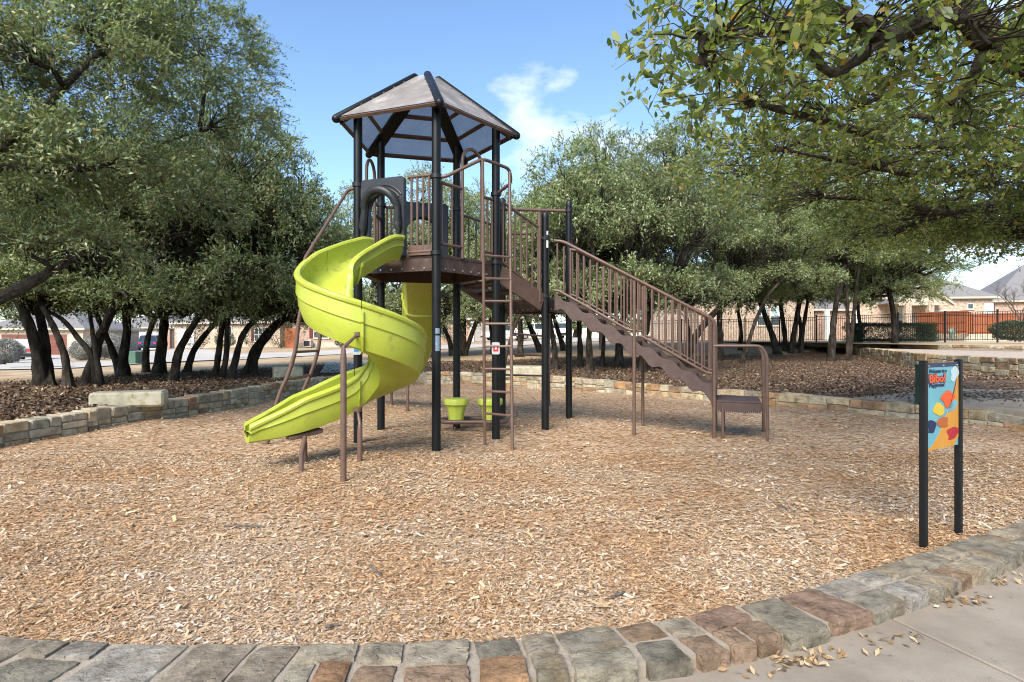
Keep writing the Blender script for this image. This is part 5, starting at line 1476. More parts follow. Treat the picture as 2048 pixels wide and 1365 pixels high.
rt = Vector((7.3, 5.9, float(terrain(7.3, 5.9))))
H_L = [(W(1455, 60, 2.9), (.40, .5, .22)), (W(1400, 130, 3.0), (.28, .35, .24)), (W(1560, 60, 3.1), (.55, .6, .30)), (W(1760, 60, 3.2), (.65, .6, .34)), (W(1980, 90, 3.3), (.7, .7, .40)), (W(1900, 210, 3.8), (.7, .6, .26)),
       (W(1500, 200, 4.6), (.75, .8, .32)), (W(1720, 210, 5.0), (.95, .9, .36)), (W(1950, 250, 5.4), (1.0, 1.0, .42)), (W(1560, 300, 6.4), (1.0, .9, .34)),
       (W(1760, 330, 7.0), (1.3, 1.1, .45)), (W(1980, 380, 7.6), (1.5, 1.3, .50)), (W(1640, 390, 8.6), (1.4, 1.2, .45)), (W(1860, 430, 9.2), (1.7, 1.4, .5)), (W(2040, 480, 9.6), (1.5, 1.4, .45)),
       (W(1790, 470, 10.5), (1.3, 1.2, .5)), (W(1930, 472, 11), (1.5, 1.3, .42)), (W(2060, 480, 11), (1.3, 1.3, .40)), (W(1700, 300, 9), (1.5, 1.3, .5)), (W(1480, 340, 9.5), (1.2, 1.1, .4)), ((6.8, 6.4, 4.4), (1.6, 1.6, .6)), (W(2040, 430, 9.0), (1.3, 1.2, .5)), (W(1860, 492, 12.5), (1.6, 1.4, .40)), (W(2010, 485, 12.5), (1.7, 1.5, .42))]
fk = Vector((6.9, 5.7, 2.1))
H_B = [([fk, Vector((5.2, 4.6, 2.75)), W(2048, 118, 3.9), W(1980, 85, 3.75), W(1935, 25, 3.7), Vector((2.4, 3.6, 3.6))], .13, .075),
       ([W(1940, 35, 3.7), W(1860, 40, 3.6), W(1771, 72, 3.5), W(1688, 28, 3.4), W(1600, 10, 3.3)], .07, .035),
       ([W(1771, 72, 3.5), W(1700, 130, 3.5), W(1655, 142, 3.45), W(1600, 80, 3.4), W(1540, 55, 3.3), W(1450, 75, 3.0), W(1380, 60, 2.9)], .036, .008),
       ([fk, Vector((6.6, 6.8, 3.1)), W(2048, 300, 7.4), W(1900, 290, 7.0), W(1800, 285, 6.6), W(1640, 240, 5.2), W(1500, 205, 4.7)], .10, .02),
       ([fk, Vector((7.2, 8.0, 2.9)), W(2048, 392, 9.2), W(1900, 425, 9.0), W(1760, 400, 8.8), W(1640, 395, 8.6)], .10, .025),
       ([Vector((6.6, 6.8, 3.1)), W(2000, 330, 8.0), W(1850, 350, 7.6), W(1720, 330, 7.0), W(1570, 300, 6.4)], .06, .015)]
hero('live_oak', 'big near oak whose lichened limbs overhang the top right corner', rt, fk, H_L, 138, 4, 7, .062, H_B, 'leafnear', 61, .26, .95, shoot_len=(.12, .34), wr=.46, rich=True)
lt = Vector((-9.6, 8.4, float(terrain(-9.6, 8.4)))); fk2 = Vector((-9.0, 8.6, 1.7))
L_L = [(W(60, 120, 8.6), (1.6, 1.5, 1.1)), (W(-60, 330, 8.4), (1.5, 1.4, 1.0)), (W(160, 330, 9.0), (1.3, 1.3, .8)), (W(60, 480, 9.2), (1.5, 1.3, .55)), (W(250, 180, 10.0), (1.5, 1.4, 1.1)), (W(300, 400, 10.4), (1.3, 1.3, .7)),
       (W(330, 70, 11), (1.5, 1.5, 1.1)), (W(100, -60, 9.5), (1.7, 1.6, .9)), (W(-150, 100, 9), (1.6, 1.6, 1.2)), (W(420, 250, 11.5), (1.3, 1.3, .9)), (W(170, 60, 9.2), (1.3, 1.2, 1.0)), (W(400, 110, 12), (1.3, 1.3, 1.0)), (W(250, 300, 10.2), (1.1, 1.1, .8))]
L_B = [([fk2, W(-60, 610, 9.0), W(10, 592, 9.2), W(80, 556, 9.6), W(140, 520, 10.0), W(200, 480, 10.2)], .13, .05),
       ([fk2, Vector((-8.6, 8.7, 3.0)), W(-40, 330, 8.9), W(60, 250, 9.0), W(150, 150, 9.3), W(250, 60, 10)], .14, .03), ([W(-40, 330, 8.9), W(160, 340, 9.3), W(290, 300, 10.5), W(400, 260, 11.3)], .06, .02)]
hero('live_oak', 'large near oak filling the upper left corner with silvery green leaves', lt, fk2, L_L, 56, 11, 9, .080, L_B, 'leaf', 62, .28, .7, wr=.34, shoot_len=(.25, .6))

# ------------------------------------------------------------------ street, drives, houses, cars
def strip(name, near, far, mat, lift=.04, nu=60):
    """road strip: near and far edges given as photo points on the ground"""
    A = [G(*p) for p in near]; B = [G(*p) for p in far]
    ia = np.linspace(0, len(A) - 1, nu); f = lambda Q, k: np.interp(ia, np.arange(len(Q)), [q[k] for q in Q])
    v = np.linspace(0, 1, 8)[None, :]
    X = f(A, 0)[:, None] * (1 - v) + f(B, 0)[:, None] * v; Y = f(A, 1)[:, None] * (1 - v) + f(B, 1)[:, None] * v
    return struct(link(name, grid_mesh(name, np.stack([X, Y, terrain(X, Y) + lift], -1)), mat, smooth=True))
strip('street', [(-200, 742), (150, 738), (420, 722), (560, 716), (700, 709), (830, 702), (950, 697), (1060, 691), (1160, 685), (1260, 683)], [(-200, 733), (150, 727), (420, 711), (560, 706), (700, 700), (830, 694), (950, 690), (1060, 683), (1160, 676), (1260, 674)], M['concrete2'])
strip('driveway', [(20, 737), (150, 735)], [(2, 711.5), (134, 711.5)], M['concrete2'], .06, 20)
strip('driveway', [(270, 730), (520, 713)], [(255, 700), (400, 700)], M['concrete2'], .06, 20)

def facing(px0, px1, D0, D1): return Vector(((px0 - 1024) * D0 / F, D0)), Vector(((px1 - 1024) * D1 / F, D1))
class House:
    """box house whose front runs between two plan points; features are placed along the front in metres"""
    def __init__(s, label, a, b, z0, wall_h, depth, wall, roof_h=2.4, hip=True, over=.45, cat='house'):
        s.a, s.b = a, b; s.d = (b - a).normalized(); s.L = (b - a).length; s.n = Vector((s.d.y, -s.d.x)); s.z0 = z0; s.h = wall_h
        if s.n.y > 0: s.n = -s.n
        s.t = thing('house', label, cat, (a.x, a.y, z0))
        q = -s.n * depth
        s.wall = MB().prism([tuple(p) for p in (a, b, b + q, a + q)], z0 - .6, z0 + wall_h).build('wall', wall, s.t)
        o = over; A, B = a - s.d * o + s.n * o, b + s.d * o + s.n * o; Q = -s.n * (depth + 2 * o)
        k = min(depth / 2 + o, s.L / 2) if hip else .01
        zt = z0 + wall_h; r0, r1 = A + Q / 2 + s.d * k, B + Q / 2 - s.d * k
        vs = [v3(A, zt), v3(B, zt), v3(B + Q, zt), v3(A + Q, zt), v3(r0, zt + roof_h), v3(r1, zt + roof_h)]
        s.roof = MB().add(vs, [(0, 1, 5, 4), (1, 2, 5), (2, 3, 4, 5), (3, 0, 4), (3, 2, 1, 0)]).build('roof', M['shingle'], s.t)
        for p, r in ((A, B), (B, B + Q), (B + Q, A + Q), (A + Q, A)): MB().bar(v3(p, zt - .11), v3(r, zt - .11), .06, .2).build('fascia', M['trim'], s.roof)
    def P(s, u, z, o=0.0): p = s.a + s.d * u + s.n * o; return Vector((p.x, p.y, s.z0 + z))
    def rect(s, u0, u1, z0, z1, o, th, mat, name, parent):
        return MB().slab([s.P(u0, z0, o), s.P(u1, z0, o), s.P(u1, z1, o), s.P(u0, z1, o)], (s.n.x, s.n.y, 0), th).build(name, mat, parent)
    def window(s, u0, u1, z0, z1, panes=(2, 2), glass=None, shutters=False):
        w = s.rect(u0, u1, z0, z1, .02, .03, M['white_paint'], 'window', s.t); nx, nz = panes; g = .06
        for i in range(nx):
            for j in range(nz):
                a0 = u0 + g + (u1 - u0 - g) * i / nx; a1 = u0 + (u1 - u0 - g) * (i + 1) / nx; b0 = z0 + g + (z1 - z0 - g) * j / nz; b1 = z0 + (z1 - z0 - g) * (j + 1) / nz
                s.rect(a0, a1, b0, b1, .052, .006, glass if (glass and j == nz - 1) else M['glass'], 'pane', w)
        s.rect(u0 - .06, u1 + .06, z0 - .1, z0, .02, .08, M['trim'], 'sill', w)
        if shutters:
            for u_ in (u0 - .42, u1 + .04): s.rect(u_, u_ + .38, z0, z1, .02, .04, M['shutter'], 'shutter', s.t)
    def garage(s, u0, u1, z1, mat, rows=4):
        g = s.rect(u0 - .1, u1 + .1, 0, z1 + .1, .01, .03, M['trim'], 'garage_door', s.t)
        for j in range(rows): s.rect(u0, u1, z1 * j / rows + .015, z1 * (j + 1) / rows - .015, .042, .03, mat, 'panel', g)
    def column(s, u0, u1, z1, o, mat): s.rect(u0, u1, -.4, z1, o - .4, .4, mat, 'column', s.t)
def zt(p): return float(terrain(p.x, p.y))

a, b = facing(-40, 166, 60, 60); h1 = House('cream stone house with a red-brown garage door at the far left', a, b, -.05, 2.75, 9, M['stonehouse'], 2.2)
m_ = lambda px, D, h: (px - 1024) * D / F - h.a.x
h1.garage(m_(4, 60, h1), m_(134, 60, h1), 2.12, M['garage_red'], 6)
a, b = facing(236, 345, 74, 74); h2 = House('pale house with a white garage door behind the blue car', a, b, .25, 2.9, 9, M['stucco'], 2.4)
h2.garage(m_(256, 74, h2), m_(326, 74, h2), 2.2, M['garage_white'], 4)
h2.column(m_(332, 74, h2), m_(344, 74, h2), 2.8, .5, M['brick2'])
a, b = facing(349, 560, 70, 66); h3 = House('tan brick house with tall windows behind the leaning oaks', a, b, .55, 3.0, 10, M['brick'], 2.6)
h3.garage(.5, 2.9, 2.2, M['garage_white'], 4)
h3.window(h3.L * .50, h3.L * .50 + .9, .5, 2.5, (1, 2)); h3.window(h3.L * .77, h3.L * .77 + 1.1, .8, 2.3, (2, 2), None, True)
a, b = facing(585, 790, 64, 66); h4 = House('rose brick house with maroon shutters behind the slide', a, b, .8, 3.1, 10, M['brick2'], 2.6)
h4.window(h4.L * .20, h4.L * .20 + 1.6, .9, 2.4, (2, 2), None, True); h4.window(h4.L * .62, h4.L * .62 + 1.2, .9, 2.4, (2, 2), None, True)
h4.rect(h4.L * .42, h4.L * .42 + 1.0, 0, 2.2, .02, .06, M['glass'], 'door', h4.t)
h4.rect(h4.L * .05, h4.L * .48, -.3, .45, .02, 1.6, M['stonehouse'], 'porch', h4.t)
a, b = facing(846, 990, 78, 78); h5 = House('brick house with a grey garage door behind the tower', a, b, 1.35, 3.0, 9, M['brick2'], 2.5)
h5.garage(m_(950, 78, h5), m_(986, 78, h5), 2.2, M['garage_grey'], 4); h5.column(m_(941, 78, h5), m_(948, 78, h5), 2.6, .3, M['white_paint'])
h5.window(1.4, 2.8, .8, 2.2, (2, 2))
a, b = facing(1395, 1628, 58, 60); h6 = House('long brick house with blue-shaded windows behind the iron fence', a, b, 1.42, 4.6, 12, M['brick'], 3.0)
for u0, u1 in ((m_(1517, 58.8, h6), m_(1541, 58.8, h6)), (m_(1546, 58.8, h6), m_(1566, 58.8, h6))): h6.window(u0, u1, 1.5, 3.4, (1, 2), M['blind'])
a, b = facing(1630, 1700, 64, 64); h6b = House('shaded brick porch wing beside the long brick house', a, b, 1.42, 3.4, 8, M['brick2'], 2.0)
h6b.column(.1, .5, 3.2, 2.0, M['white_paint']); h6b.column(3.2, 3.6, 3.2, 2.0, M['white_paint'])
a, b = facing(1700, 1985, 64, 62); h7 = House('brick house with a low grey hipped roof behind the cedar fence', a, b, 2.0, 4.0, 13, M['brick'], 4.2)
for u0, u1, z0, z1, gl in ((m_(1872, 62.8, h7), m_(1890, 62.8, h7), 1.3, 2.6, M['blind']), (m_(1899, 62.7, h7), m_(1904, 62.7, h7), 1.3, 2.6, None), (m_(1906, 62.7, h7), m_(1911, 62.7, h7), 1.3, 2.6, None), (m_(1936, 62.4, h7), m_(1947, 62.4, h7), 2.7, 3.3, None), (m_(1972, 62, h7), m_(1989, 62, h7), .9, 3.3, M['blind'])):
    h7.window(u0, u1, z0, z1, (1, 2) if gl else (1, 1), gl)
h7.window(m_(1797, 63.3, h7), m_(1808, 63.3, h7), .2, 3.0, (1, 2), M['blind'])
# its gabled porch
gp0, gp1 = h7.P(m_(1770, 63, h7), 0, 2.6), h7.P(m_(1868, 63, h7), 0, 2.6)
for f_ in (.25, .66): p = gp0.lerp(gp1, f_); MB().box((p.x, p.y, 3.6), (.55, .55, 3.4)).build('column', M['brick'], h7.t)
zg = 5.35; mid = gp0.lerp(gp1, .5); bk_ = Vector((-h7.n.x, -h7.n.y, 0)) * 5
pr = MB().add([(gp0.x, gp0.y, zg), (gp1.x, gp1.y, zg), (mid.x, mid.y, zg + 1.9), tuple(Vector((gp0.x, gp0.y, zg)) + bk_), tuple(Vector((gp1.x, gp1.y, zg)) + bk_), tuple(Vector((mid.x, mid.y, zg + 1.9)) + bk_)], [(0, 1, 2), (0, 2, 5, 3), (1, 4, 5, 2), (3, 5, 4), (0, 3, 4, 1)]).build('porch_gable', M['trim'], h7.t)
nf = Vector((h7.n.x, h7.n.y, 0))
for p, r in ((gp0, mid), (gp1, mid)):
    A = Vector((p.x, p.y, zg)); B = Vector((r.x, r.y, zg + 1.9)); e = (A - B).normalized()
    MB().bar(A + e * .5 + nf * .2, B + nf * .2, .5, .22, up=(0, 0, 1)).build('barge_board', M['trim'], pr)
    MB().slab([A + e * .5 + nf * .5 + Vector((0, 0, .15)), B + nf * .5 + Vector((0, 0, .15)), B + bk_ + Vector((0, 0, .15)), A + e * .5 + bk_ + Vector((0, 0, .15))], (0, 0, 1), .08).build('roof_plane', M['shingle'], pr)
MB().bar(Vector((gp0.x, gp0.y, zg - .15)), Vector((gp1.x, gp1.y, zg - .15)), .4, .4).build('beam', M['trim'], pr)
a, b = facing(1990, 2240, 70, 66); h8 = House('grey roofed brick house at the far right edge', a, b, 2.2, 3.9, 14, M['brick2'], 4.8)
for px_, D_ in ((1905, 63), (1950, 64)):
    p = h7.P(m_(px_, 63, h7), 0, -4.5); MB().cyl(p.x, p.y, 7.0, 8.35, .1, 8).build('roof_vent', M['white_paint'], h7.roof)

# iron fence
def iron_fence(label, a, b, n, z0, z1, h, gap=.115):
    t = thing('iron_fence', label, 'fence', v3(a, z0)); L = (b - a).length
    for i in range(n + 1):
        p = lerp(a, b, i / n); z = z0 + (z1 - z0) * i / n; o = MB().box((p.x, p.y, z + h / 2), (.075, .075, h + .1)).build('post', M['iron'], t)
        MB().box((p.x, p.y, z + h + .07), (.1, .1, .04)).build('post_cap', M['iron'], o)
    for i in range(n):
        p, q = lerp(a, b, i / n), lerp(a, b, (i + 1) / n); za, zb = z0 + (z1 - z0) * i / n, z0 + (z1 - z0) * (i + 1) / n
        for zz in (.12, h - .22, h - .03): MB().bar(v3(p, za + zz), v3(q, zb + zz), .03, .035).build('rail', M['iron'], t)
        m = MB(); k = int((q - p).length / gap)
        for j in range(1, k): c = lerp(p, q, j / k); z = za + (zb - za) * j / k; m.box((c.x, c.y, z + h / 2 + .02), (.02, .02, h - .1))
        stuff(m.build('pickets', M['iron'], t))
fa, fb, fc = Vector((29.6, 33.4)), Vector((21.6, 42.6)), Vector((9.5, 50.5))
iron_fence('black iron picket fence above the terrace in front of the hedge', fa + (fa - fb) * .25, fb, 6, 1.36, 1.36, 1.8)
iron_fence('black iron picket fence before the long brick house', fb, fc, 6, 1.36, 1.30, 1.75)

# cedar fence
def cedar_fence():
    t = thing('cedar_fence', 'red-brown cedar privacy fence behind the iron fence', 'fence', (30, 50, 1.6))
    a, b = Vector(((1838 - 1024) * 54 / F, 54)), Vector(((1932 - 1024) * 50 / F, 50)); c = Vector(((1945 - 1024) * 56 / F, 56)); d = Vector(((2130 - 1024) * 54 / F, 54))
    for p, q in ((a, b), (b, c), (c, d)):
        L = (q - p).length; m = MB(); k = int(L / .15); z0 = 2.0
        for j in range(k):
            e = lerp(p, q, (j + .5) / k); m.box((e.x, e.y, z0 + .98 + random.uniform(-.015, .015)), (.138, .02, 1.95), math.atan2(q.y - p.y, q.x - p.x))
        stuff(m.build('boards', M['cedar'], t)); dr = (q - p).normalized(); n_ = Vector((dr.y, -dr.x)); n_ = n_ if n_.y < 0 else -n_
        for zz in (.25, 1.0, 1.75): MB().bar(v3(p + n_ * .04, z0 + zz), v3(q + n_ * .04, z0 + zz), .04, .09).build('rail', M['cedar'], t)
        for j in range(int(L / 2.4) + 1): e = lerp(p, q, min(1, j * 2.4 / L)) + n_ * .06; MB().box((e.x, e.y, z0 + .95), (.09, .09, 1.9)).build('post', M['cedar'], t)
    MB().bar(v3(a + Vector((0, -.3)), 1.55), v3(d + Vector((0, -3)), 1.55), .3, .9).build('footing_wall', M['stonehouse'], t)
cedar_fence()
o = MB().box((0, 0, 1), (1.3, .06, 2.0)).build('cedar_gate', M['cedar']); p = G(583, 697); o.location = p; tag(o, 'small orange cedar gate panel between the far houses', 'gate')
o2 = MB().box((0, 0, .9), (1.4, .06, 1.8)).build('cedar_gate', M['cedar']); p = W(228, 690, 71); o2.location = (p.x, p.y, .2); tag(o2, 'orange wooden gate left of the white garage house', 'gate')

# shrubs
def shrub(name, label, px, py, D, r, n, mat, leaf=.07, z=None, group=None, cat='shrub', boxy=False, seed=0):
    rng = np.random.default_rng(300 + seed); c = W(px, py, D); z0 = float(terrain(c.x, c.y)) if z is None else z
    t = thing(name, label, cat, (c.x, c.y, z0), group)
    d = unit(rng.normal(0, 1, (n, 3)))
    if boxy: d = np.clip(d * 1.7, -1, 1)
    q = rng.uniform(.72, 1.02, n); lump = 1 + .13 * np.sin(d[:, 0] * 5 + seed) * np.cos(d[:, 1] * 4 + d[:, 2] * 5)
    pos = d * np.array(r) * (q * lump)[:, None]; pos[:, 2] += r[2]
    ok = pos[:, 2] > 0; pos, d = pos[ok], d[ok]; k = len(pos)
    ld = unit(d * .8 + rng.normal(0, .7, (k, 3)) + np.array([0, 0, .4])); sd = unit(np.cross(ld, rng.normal(0, 1, (k, 3)))); ln = rng.uniform(.6, 1.3, k) * leaf
    link('foliage', np_mesh('foliage', quads(pos + np.array([c.x, c.y, z0]), ld, sd, ln, ln * .4), 4), M[mat], t)
    m = MB()
    for i in range(5): e = rng.normal(0, .3, 2) * r[0]; m.tube([(c.x, c.y, z0 - .05), (c.x + e[0], c.y + e[1], z0 + r[2] * 1.2)], [.03, .012], 5)
    m.build('stems', M['twig'], t)
gs = 'silver grey shrubs by the drive'
shrub('silver_shrub', 'round silver-grey shrub at the left edge before the silver car', 8, 740, 38, (1.0, 1.0, .8), 11000, 'leafgrey', .10, None, gs, seed=1)
shrub('silver_shrub', 'silver-grey shrub right of the red-brown garage door', 170, 735, 44, (1.05, 1.0, .75), 11000, 'leafgrey', .10, None, gs, seed=2)
shrub('silver_shrub', 'taller silver-grey shrub left of the utility box', 222, 732, 46, (1.15, 1.0, .95), 11000, 'leafgrey', .10, None, gs, seed=3)
gb = 'green shrubs at the far houses'
for i, (px_, py_, D_, rr, lb) in enumerate(((392, 694, 63, (1.3, 1, 1.3), 'dark green shrub beside the white garage of the tan house'), (450, 696, 63, (1.1, .9, .9), 'loose green shrub under the tall window of the tan house'), (512, 697, 62, (1.5, 1, 1.2), 'wide dark shrub under the shuttered window of the tan house'), (562, 697, 61, (1.5, 1, 1.5), 'tall green shrub left of the small cedar gate'), (905, 695, 66, (1.3, 1, 1.3), 'green shrub behind the tower left of the upright oak'), (690, 694, 61, (1.0, .8, .7), 'low green shrub before the rose brick house'))):
    shrub('green_shrub', lb, px_, py_, D_, rr, 2600, 'leafbush', .13, None, gb, seed=10 + i)
shrub('hedge', 'long clipped dark green hedge behind the iron fence', 1782, 683, 41, (2.75, .6, .62), 42000, 'leafbush', .085, 1.36, None, 'hedge', True, 20)
shrub('green_shrub', 'spreading dark shrub behind the fence at the right edge', 2030, 683, 37, (1.5, .8, .62), 12000, 'leafbush', .09, 1.42, gb, seed=21)
def agave(label, px, D, h, n, seed):
    rng = random.Random(seed); c = W(px, 683, D); z0 = 1.4; t = thing('agave', label, 'plant', (c.x, c.y, z0), 'agaves behind the iron fence')
    for i in range(n):
        a = rng.uniform(0, 6.28); l = rng.uniform(.15, .55) * h; k = Vector((math.cos(a), math.sin(a), 0)); s_ = Vector((-k.y, k.x, 0)); w = .055 * h
        q = [Vector((c.x, c.y, z0)) + k * l * f + Vector((0, 0, h * g)) for f, g in ((0, 0), (.45, .5), (1, rng.uniform(.75, 1.05)))]
        MB().add([q[0] - s_ * w, q[0] + s_ * w, q[1] - s_ * w, q[1] + s_ * w, q[2]], [(0, 1, 3, 2), (2, 3, 4)]).build('blade', M['agave'], t)
agave('larger blue-green agave before the cedar fence', 1904, 44, 1.05, 22, 1); agave('smaller blue-green agave beside the hedge end', 1872, 45, .75, 16, 2)

ub = MB().box((0, 0, .33), (.66, .6, .7)).build('utility_box', M['util'], bevel=.03); p = G(266, 729); ub.location = (p.x, p.y, p.z); tag(ub, 'green utility box on the lawn behind the oak trunks', 'utility box')
ac = thing('air_conditioner', 'small dark outdoor unit against the rose brick house', 'air conditioner', h4.P(1.9, 0, 2.2)); c_ = h4.P(1.9, .35, 2.2)
MB().box(c_, (.8, .8, .75)).build('casing', M['stucco'], ac, bevel=.03); MB().box((c_.x, c_.y - .41, c_.z), (.6, .02, .55)).build('grille', M['iron'], ac)

# cars
def car(name, label, cat, pos, rz, L, Wd, H, mat, kind, group):
    t = thing(name, label, cat, pos, group, rz)
    hw = Wd / 2; g = .24; T = Matrix.Translation(Vector(pos)) @ Matrix.Rotation(rz, 4, 'Z')
    w_ = lambda x, y, z: tuple(T @ Vector((x, y, z)))
    bl = H * .58                                                   # belt line
    if kind == 'suv': st = [(-L / 2, .55, bl * .95, bl * .95, .90), (-L / 2 + .06, .32, bl, bl + .02, .97), (-L / 2 + .35, g, bl, H * .97, 1), (-L * .1, g, bl, H, 1), (L * .12, g, bl, H * .985, 1), (L * .27, g, bl * .98, bl * 1.02, 1), (L * .45, g, bl * .86, bl * .88, .96), (L / 2, .36, bl * .72, bl * .74, .85)]
    else: st = [(-L / 2, .5, bl * .9, bl * .9, .95), (-L / 2 + .05, .4, bl * .93, bl * .93, 1), (-L * .12, g, bl * .93, bl * .93, 1), (-L * .10, g, bl, H * .97, 1), (L * .08, g, bl, H, 1), (L * .16, g, bl, H * .97, 1), (L * .27, g, bl * .97, bl, 1), (L * .46, g, bl * .88, bl * .9, .97), (L / 2, .36, bl * .75, bl * .77, .88)]
    vs, fs = [], []
    for x, zb, zm, zt_, k in st:
        w1 = hw * k; w2 = w1 * (.78 if zt_ > zm + .2 else .93)
        for y, z in ((-w1 * .92, zb), (-w1, zb + .18), (-w1, zm), (-w2, zt_), (w2, zt_), (w1, zm), (w1, zb + .18), (w1 * .92, zb)): vs.append(w_(x, y, z))
    for i in range(len(st) - 1):
        for j in range(8): a_, b_ = i * 8 + j, i * 8 + (j + 1) % 8; fs.append((a_, b_, b_ + 8, a_ + 8))
    fs += [tuple(reversed(range(8))), tuple((len(st) - 1) * 8 + j for j in range(8))]
    body = MB().add(vs, fs).build('body', M[mat], t, smooth=True)
    def pane(i0, i1, side, f0=.12, f1=.88, u0=.06, u1=.94):
        def pt(i, f):
            x, zb, zm, zt_, k = st[i]; w1 = hw * k; w2 = w1 * (.78 if zt_ > zm + .2 else .93); return Vector((x, side * (w1 + (w2 - w1) * f + .012), zm + (zt_ - zm) * f))
        e = [pt(i0, f0).lerp(pt(i1, f0), u0), pt(i0, f0).lerp(pt(i1, f0), u1), pt(i0, f1).lerp(pt(i1, f1), u1), pt(i0, f1).lerp(pt(i1, f1), u0)]
        MB().add([w_(*q) for q in e], [(0, 1, 2, 3)]).build('side_window', M['glass'], body)
    i_r, i_f = (2, 4) if kind == 'suv' else (3, 5)
    for sd_ in (-1, 1):
        for i in range(i_r, i_f): pane(i, i + 1, sd_)
    def cross(i0, i1, nm, up=.012, f0=.1, f1=.9):
        (x0, _, m0, t0, k0), (x1, _, m1, t1, k1) = st[i0], st[i1]; ya, yb = hw * .78 * .95, hw * .86
        lo, hi = ((x0, t0), (x1, t1)) if t0 < t1 else ((x1, t1), (x0, t0)); sg = -1 if lo[0] < hi[0] else 1
        q = [(lo[0] + (hi[0] - lo[0]) * f0 + sg * .02, -yb, lo[1] + (hi[1] - lo[1]) * f0), (lo[0] + (hi[0] - lo[0]) * f0 + sg * .02, yb, lo[1] + (hi[1] - lo[1]) * f0), (lo[0] + (hi[0] - lo[0]) * f1 + sg * .02, ya, lo[1] + (hi[1] - lo[1]) * f1), (lo[0] + (hi[0] - lo[0]) * f1 + sg * .02, -ya, lo[1] + (hi[1] - lo[1]) * f1)]
        q = [(x, y, z + up) for x, y, z in q]; MB().add([w_(*p) for p in q], [(0, 1, 2, 3)]).build(nm, M['glass'], body)
    cross(1, 2, 'rear_window') if kind == 'suv' else cross(2, 3, 'rear_window')
    cross(4, 5, 'windscreen') if kind == 'suv' else cross(5, 6, 'windscreen')
    for x in (-L * .31, L * .31):
        for sd_ in (-1, 1):
            c0, c1 = Vector(w_(x, sd_ * (hw - .20), .34)), Vector(w_(x, sd_ * (hw + .02), .34))
            wh = MB().tube([c0, c1], .34, 18).build('wheel', M['tyre'], t, smooth=True); MB().tube([c1, c1 + (c1 - c0).normalized() * .012], .21, 14).build('rim', M['rim'], wh, smooth=True)
    for sd_ in (-1, 1):
        MB().slab([w_(-L / 2 - .005, sd_ * hw * .62, bl * .72), w_(-L / 2 - .005, sd_ * hw * .88, bl * .72), w_(-L / 2 + .02, sd_ * hw * .9, bl * .94), w_(-L / 2 + .02, sd_ * hw * .62, bl * .94)], T.to_3x3() @ Vector((-1, 0, 0)), .03).build('tail_light', M['tail'], t)
        MB().box(w_(L * .2, sd_ * (hw + .1), bl + .06), (.2, .16, .15), rz).build('mirror', M[mat], t)
        MB().slab([w_(L / 2 - .02, sd_ * hw * .5, bl * .58), w_(L / 2 - .02, sd_ * hw * .8, bl * .58), w_(L / 2 - .02, sd_ * hw * .8, bl * .7), w_(L / 2 - .02, sd_ * hw * .5, bl * .7)], T.to_3x3() @ Vector((1, 0, 0)), .03).build('headlight', M['plate'], t)
    MB().box(w_(-L / 2 + .02, 0, .45), (.14, Wd * .92, .2), rz).build('rear_bumper', M['blackcap'], t, bevel=.03)
    MB().box(w_(-L / 2 - .04, 0, bl * .66), (.02, .34, .16), rz).build('number_plate', M['plate'], t)
def carpos(px, D): x = (px - 1024) * D / F; return (x, D, float(terrain(x, D)) + .06)
gc = 'cars parked along the street'
car('parked_car', 'silver SUV parked at the far left before the red-brown garage door', 'car', carpos(57, 48), R(112), 4.6, 1.85, 1.68, 'car_silver', 'suv', gc)
car('parked_car', 'dark blue SUV seen from behind on the white garage drive', 'car', carpos(302, 67), R(112), 4.5, 1.85, 1.68, 'car_blue', 'suv', gc)
car('parked_truck', 'white pickup truck side-on behind the ladder', 'truck', carpos(1010, 72), R(12), 5.6, 2.0, 1.9, 'car_white', 'pickup', gc)
car('parked_truck', 'white pickup truck nearest the leaning oak trunks', 'truck', carpos(1072, 69), R(20), 5.5, 2.0, 1.9, 'car_white', 'pickup', gc)
car('parked_car', 'white SUV high on the street right of the landing posts', 'car', carpos(1118, 72), R(100), 4.7, 1.9, 1.8, 'car_white', 'suv', gc)

# far tree belt closing the view
def belt():
    rng = random.Random(77)
    spots = [(-120, 95, 'far pale oak behind the cream stone house'), (60, 100, 'far pale oak above the red-brown garage'), (200, 92, 'far pale oak between the two garages'), (420, 98, 'far pale oak behind the tan brick house'), (600, 92, 'far pale oak right of the tan brick house'), (760, 88, 'far pale oak left of the tower seen above the street'), (850, 96, 'far pale oak behind the back slide'), (1000, 92, 'far pale oak behind the white pickup'), (1150, 88, 'far pale oak above the stair top'), (1290, 86, 'far pale oak behind the middle of the stairs'), (1400, 92, 'far pale oak left of the long brick house')]
    for i, (px_, D_, lb) in enumerate(spots):
        x = (px_ - 1024) * D_ / F; z = float(terrain(x, D_)); t = thing('far_oak', lb, 'tree', (x, D_, z), 'far trees behind the houses')
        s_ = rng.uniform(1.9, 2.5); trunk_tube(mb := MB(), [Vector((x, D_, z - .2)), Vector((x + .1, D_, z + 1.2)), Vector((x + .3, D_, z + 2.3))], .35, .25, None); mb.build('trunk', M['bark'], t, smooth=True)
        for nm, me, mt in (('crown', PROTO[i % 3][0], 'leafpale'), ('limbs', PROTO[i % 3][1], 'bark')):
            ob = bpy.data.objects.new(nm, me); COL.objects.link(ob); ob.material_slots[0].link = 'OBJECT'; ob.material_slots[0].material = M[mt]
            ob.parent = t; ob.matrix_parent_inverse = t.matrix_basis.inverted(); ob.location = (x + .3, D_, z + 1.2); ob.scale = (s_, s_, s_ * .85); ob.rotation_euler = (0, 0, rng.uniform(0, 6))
belt()

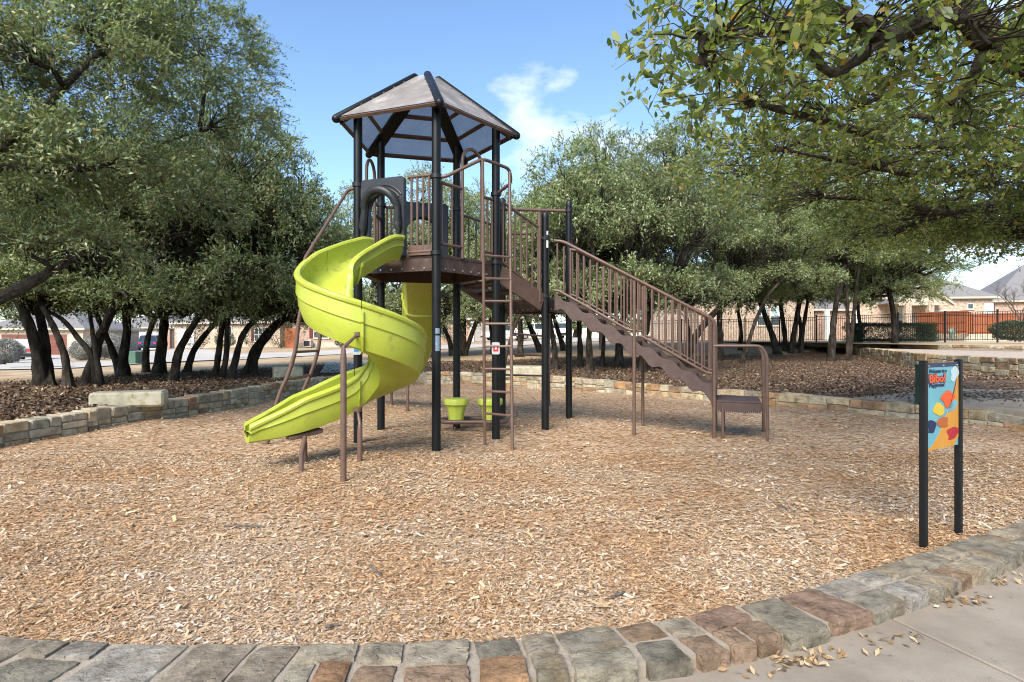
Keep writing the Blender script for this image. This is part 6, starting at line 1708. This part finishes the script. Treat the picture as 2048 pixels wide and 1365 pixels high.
# ------------------------------------------------------------------ small things on the chips and the pavement
def twig(label, p0, p1, r, seed):
    rng = np.random.default_rng(seed); a, b = C(*p0), C(*p1); a.z = b.z = float(chip_z(a.x, a.y)) + .022
    o = MB().tube(catmull(branch_path(a, b, rng, 4, .12), 2), r, 6).build('twig', M['twigdark'], None, smooth=True); tag(o, label, 'twig', 'twigs lying on the wood chips')
twig('longest dark twig on the chips left of centre', (448, 1054), (528, 1056), .008, 1)
twig('short bent twig on the chips below the slide', (740, 1140), (762, 1162), .007, 2)
twig('small dark twig on the chips near the front kerb', (650, 1263), (678, 1258), .008, 3)
twig('thin twig on the chips between the stairs and the sign', (1555, 1018), (1590, 1030), .006, 4)
twig('short twig on the chips right of the big dry leaf', (1222, 1205), (1250, 1195), .008, 5)
twig('slim pale twig on the chips in front of the ladder', (790, 962), (850, 955), .006, 6)
def star_leaf():
    p = C(1205, 1224); p.z = float(chip_z(p.x, p.y)) + .03; pts = []
    for i in range(10):
        a = R(90 + 36 * i); r = .075 if i % 2 == 0 else .028; pts.append((p.x + r * math.cos(a), p.y + r * math.sin(a), p.z + (.012 if i % 2 == 0 else 0)))
    o = MB().add([tuple(p + Vector((0, 0, .004)))] + pts, [(0, i + 1, (i + 1) % 10 + 1) for i in range(10)]).build('dry_leaf', M['dryleaf']); tag(o, 'big tan star-shaped dry leaf on the wood chips', 'leaf')
star_leaf()
def kerb_leaves():
    pos = []
    for cx, cy, n, sp in ((1598, 1326, 70, 20), (1930, 1205, 45, 26), (1780, 1283, 20, 30), (2010, 1165, 30, 20), (1500, 1352, 10, 25), (1700, 1308, 16, 30)):
        for i in range(n): q = C(cx + random.gauss(0, sp * 1.3), cy + random.gauss(0, 7), -.03); pos.append((q.x, q.y, -.028 + abs(random.gauss(0, .005))))
    p = np.array(pos); k = len(p); a = RNG.uniform(0, 6.28, k); tl = RNG.normal(0, .4, k); ln = RNG.uniform(.03, .055, k)
    dr = np.stack([np.cos(a) * np.cos(tl), np.sin(a) * np.cos(tl), np.abs(np.sin(tl))], -1); sd = unit(np.stack([-np.sin(a), np.cos(a), RNG.normal(0, .5, k)], -1))
    tag(stuff(link('fallen_leaves', np_mesh('fallen_leaves', quads(p + np.array([0, 0, .008]), dr, sd, ln, ln * .42), 4), island_mat('tan_fallen_leaf', [(0, (.12, .07, .03)), (.4, (.30, .19, .09)), (.8, (.46, .34, .21)), (1, (.55, .46, .34))], .8, .2, 0, lum=0))), 'tan oak leaves drifted against the outer side of the kerb', 'leaves')
kerb_leaves()
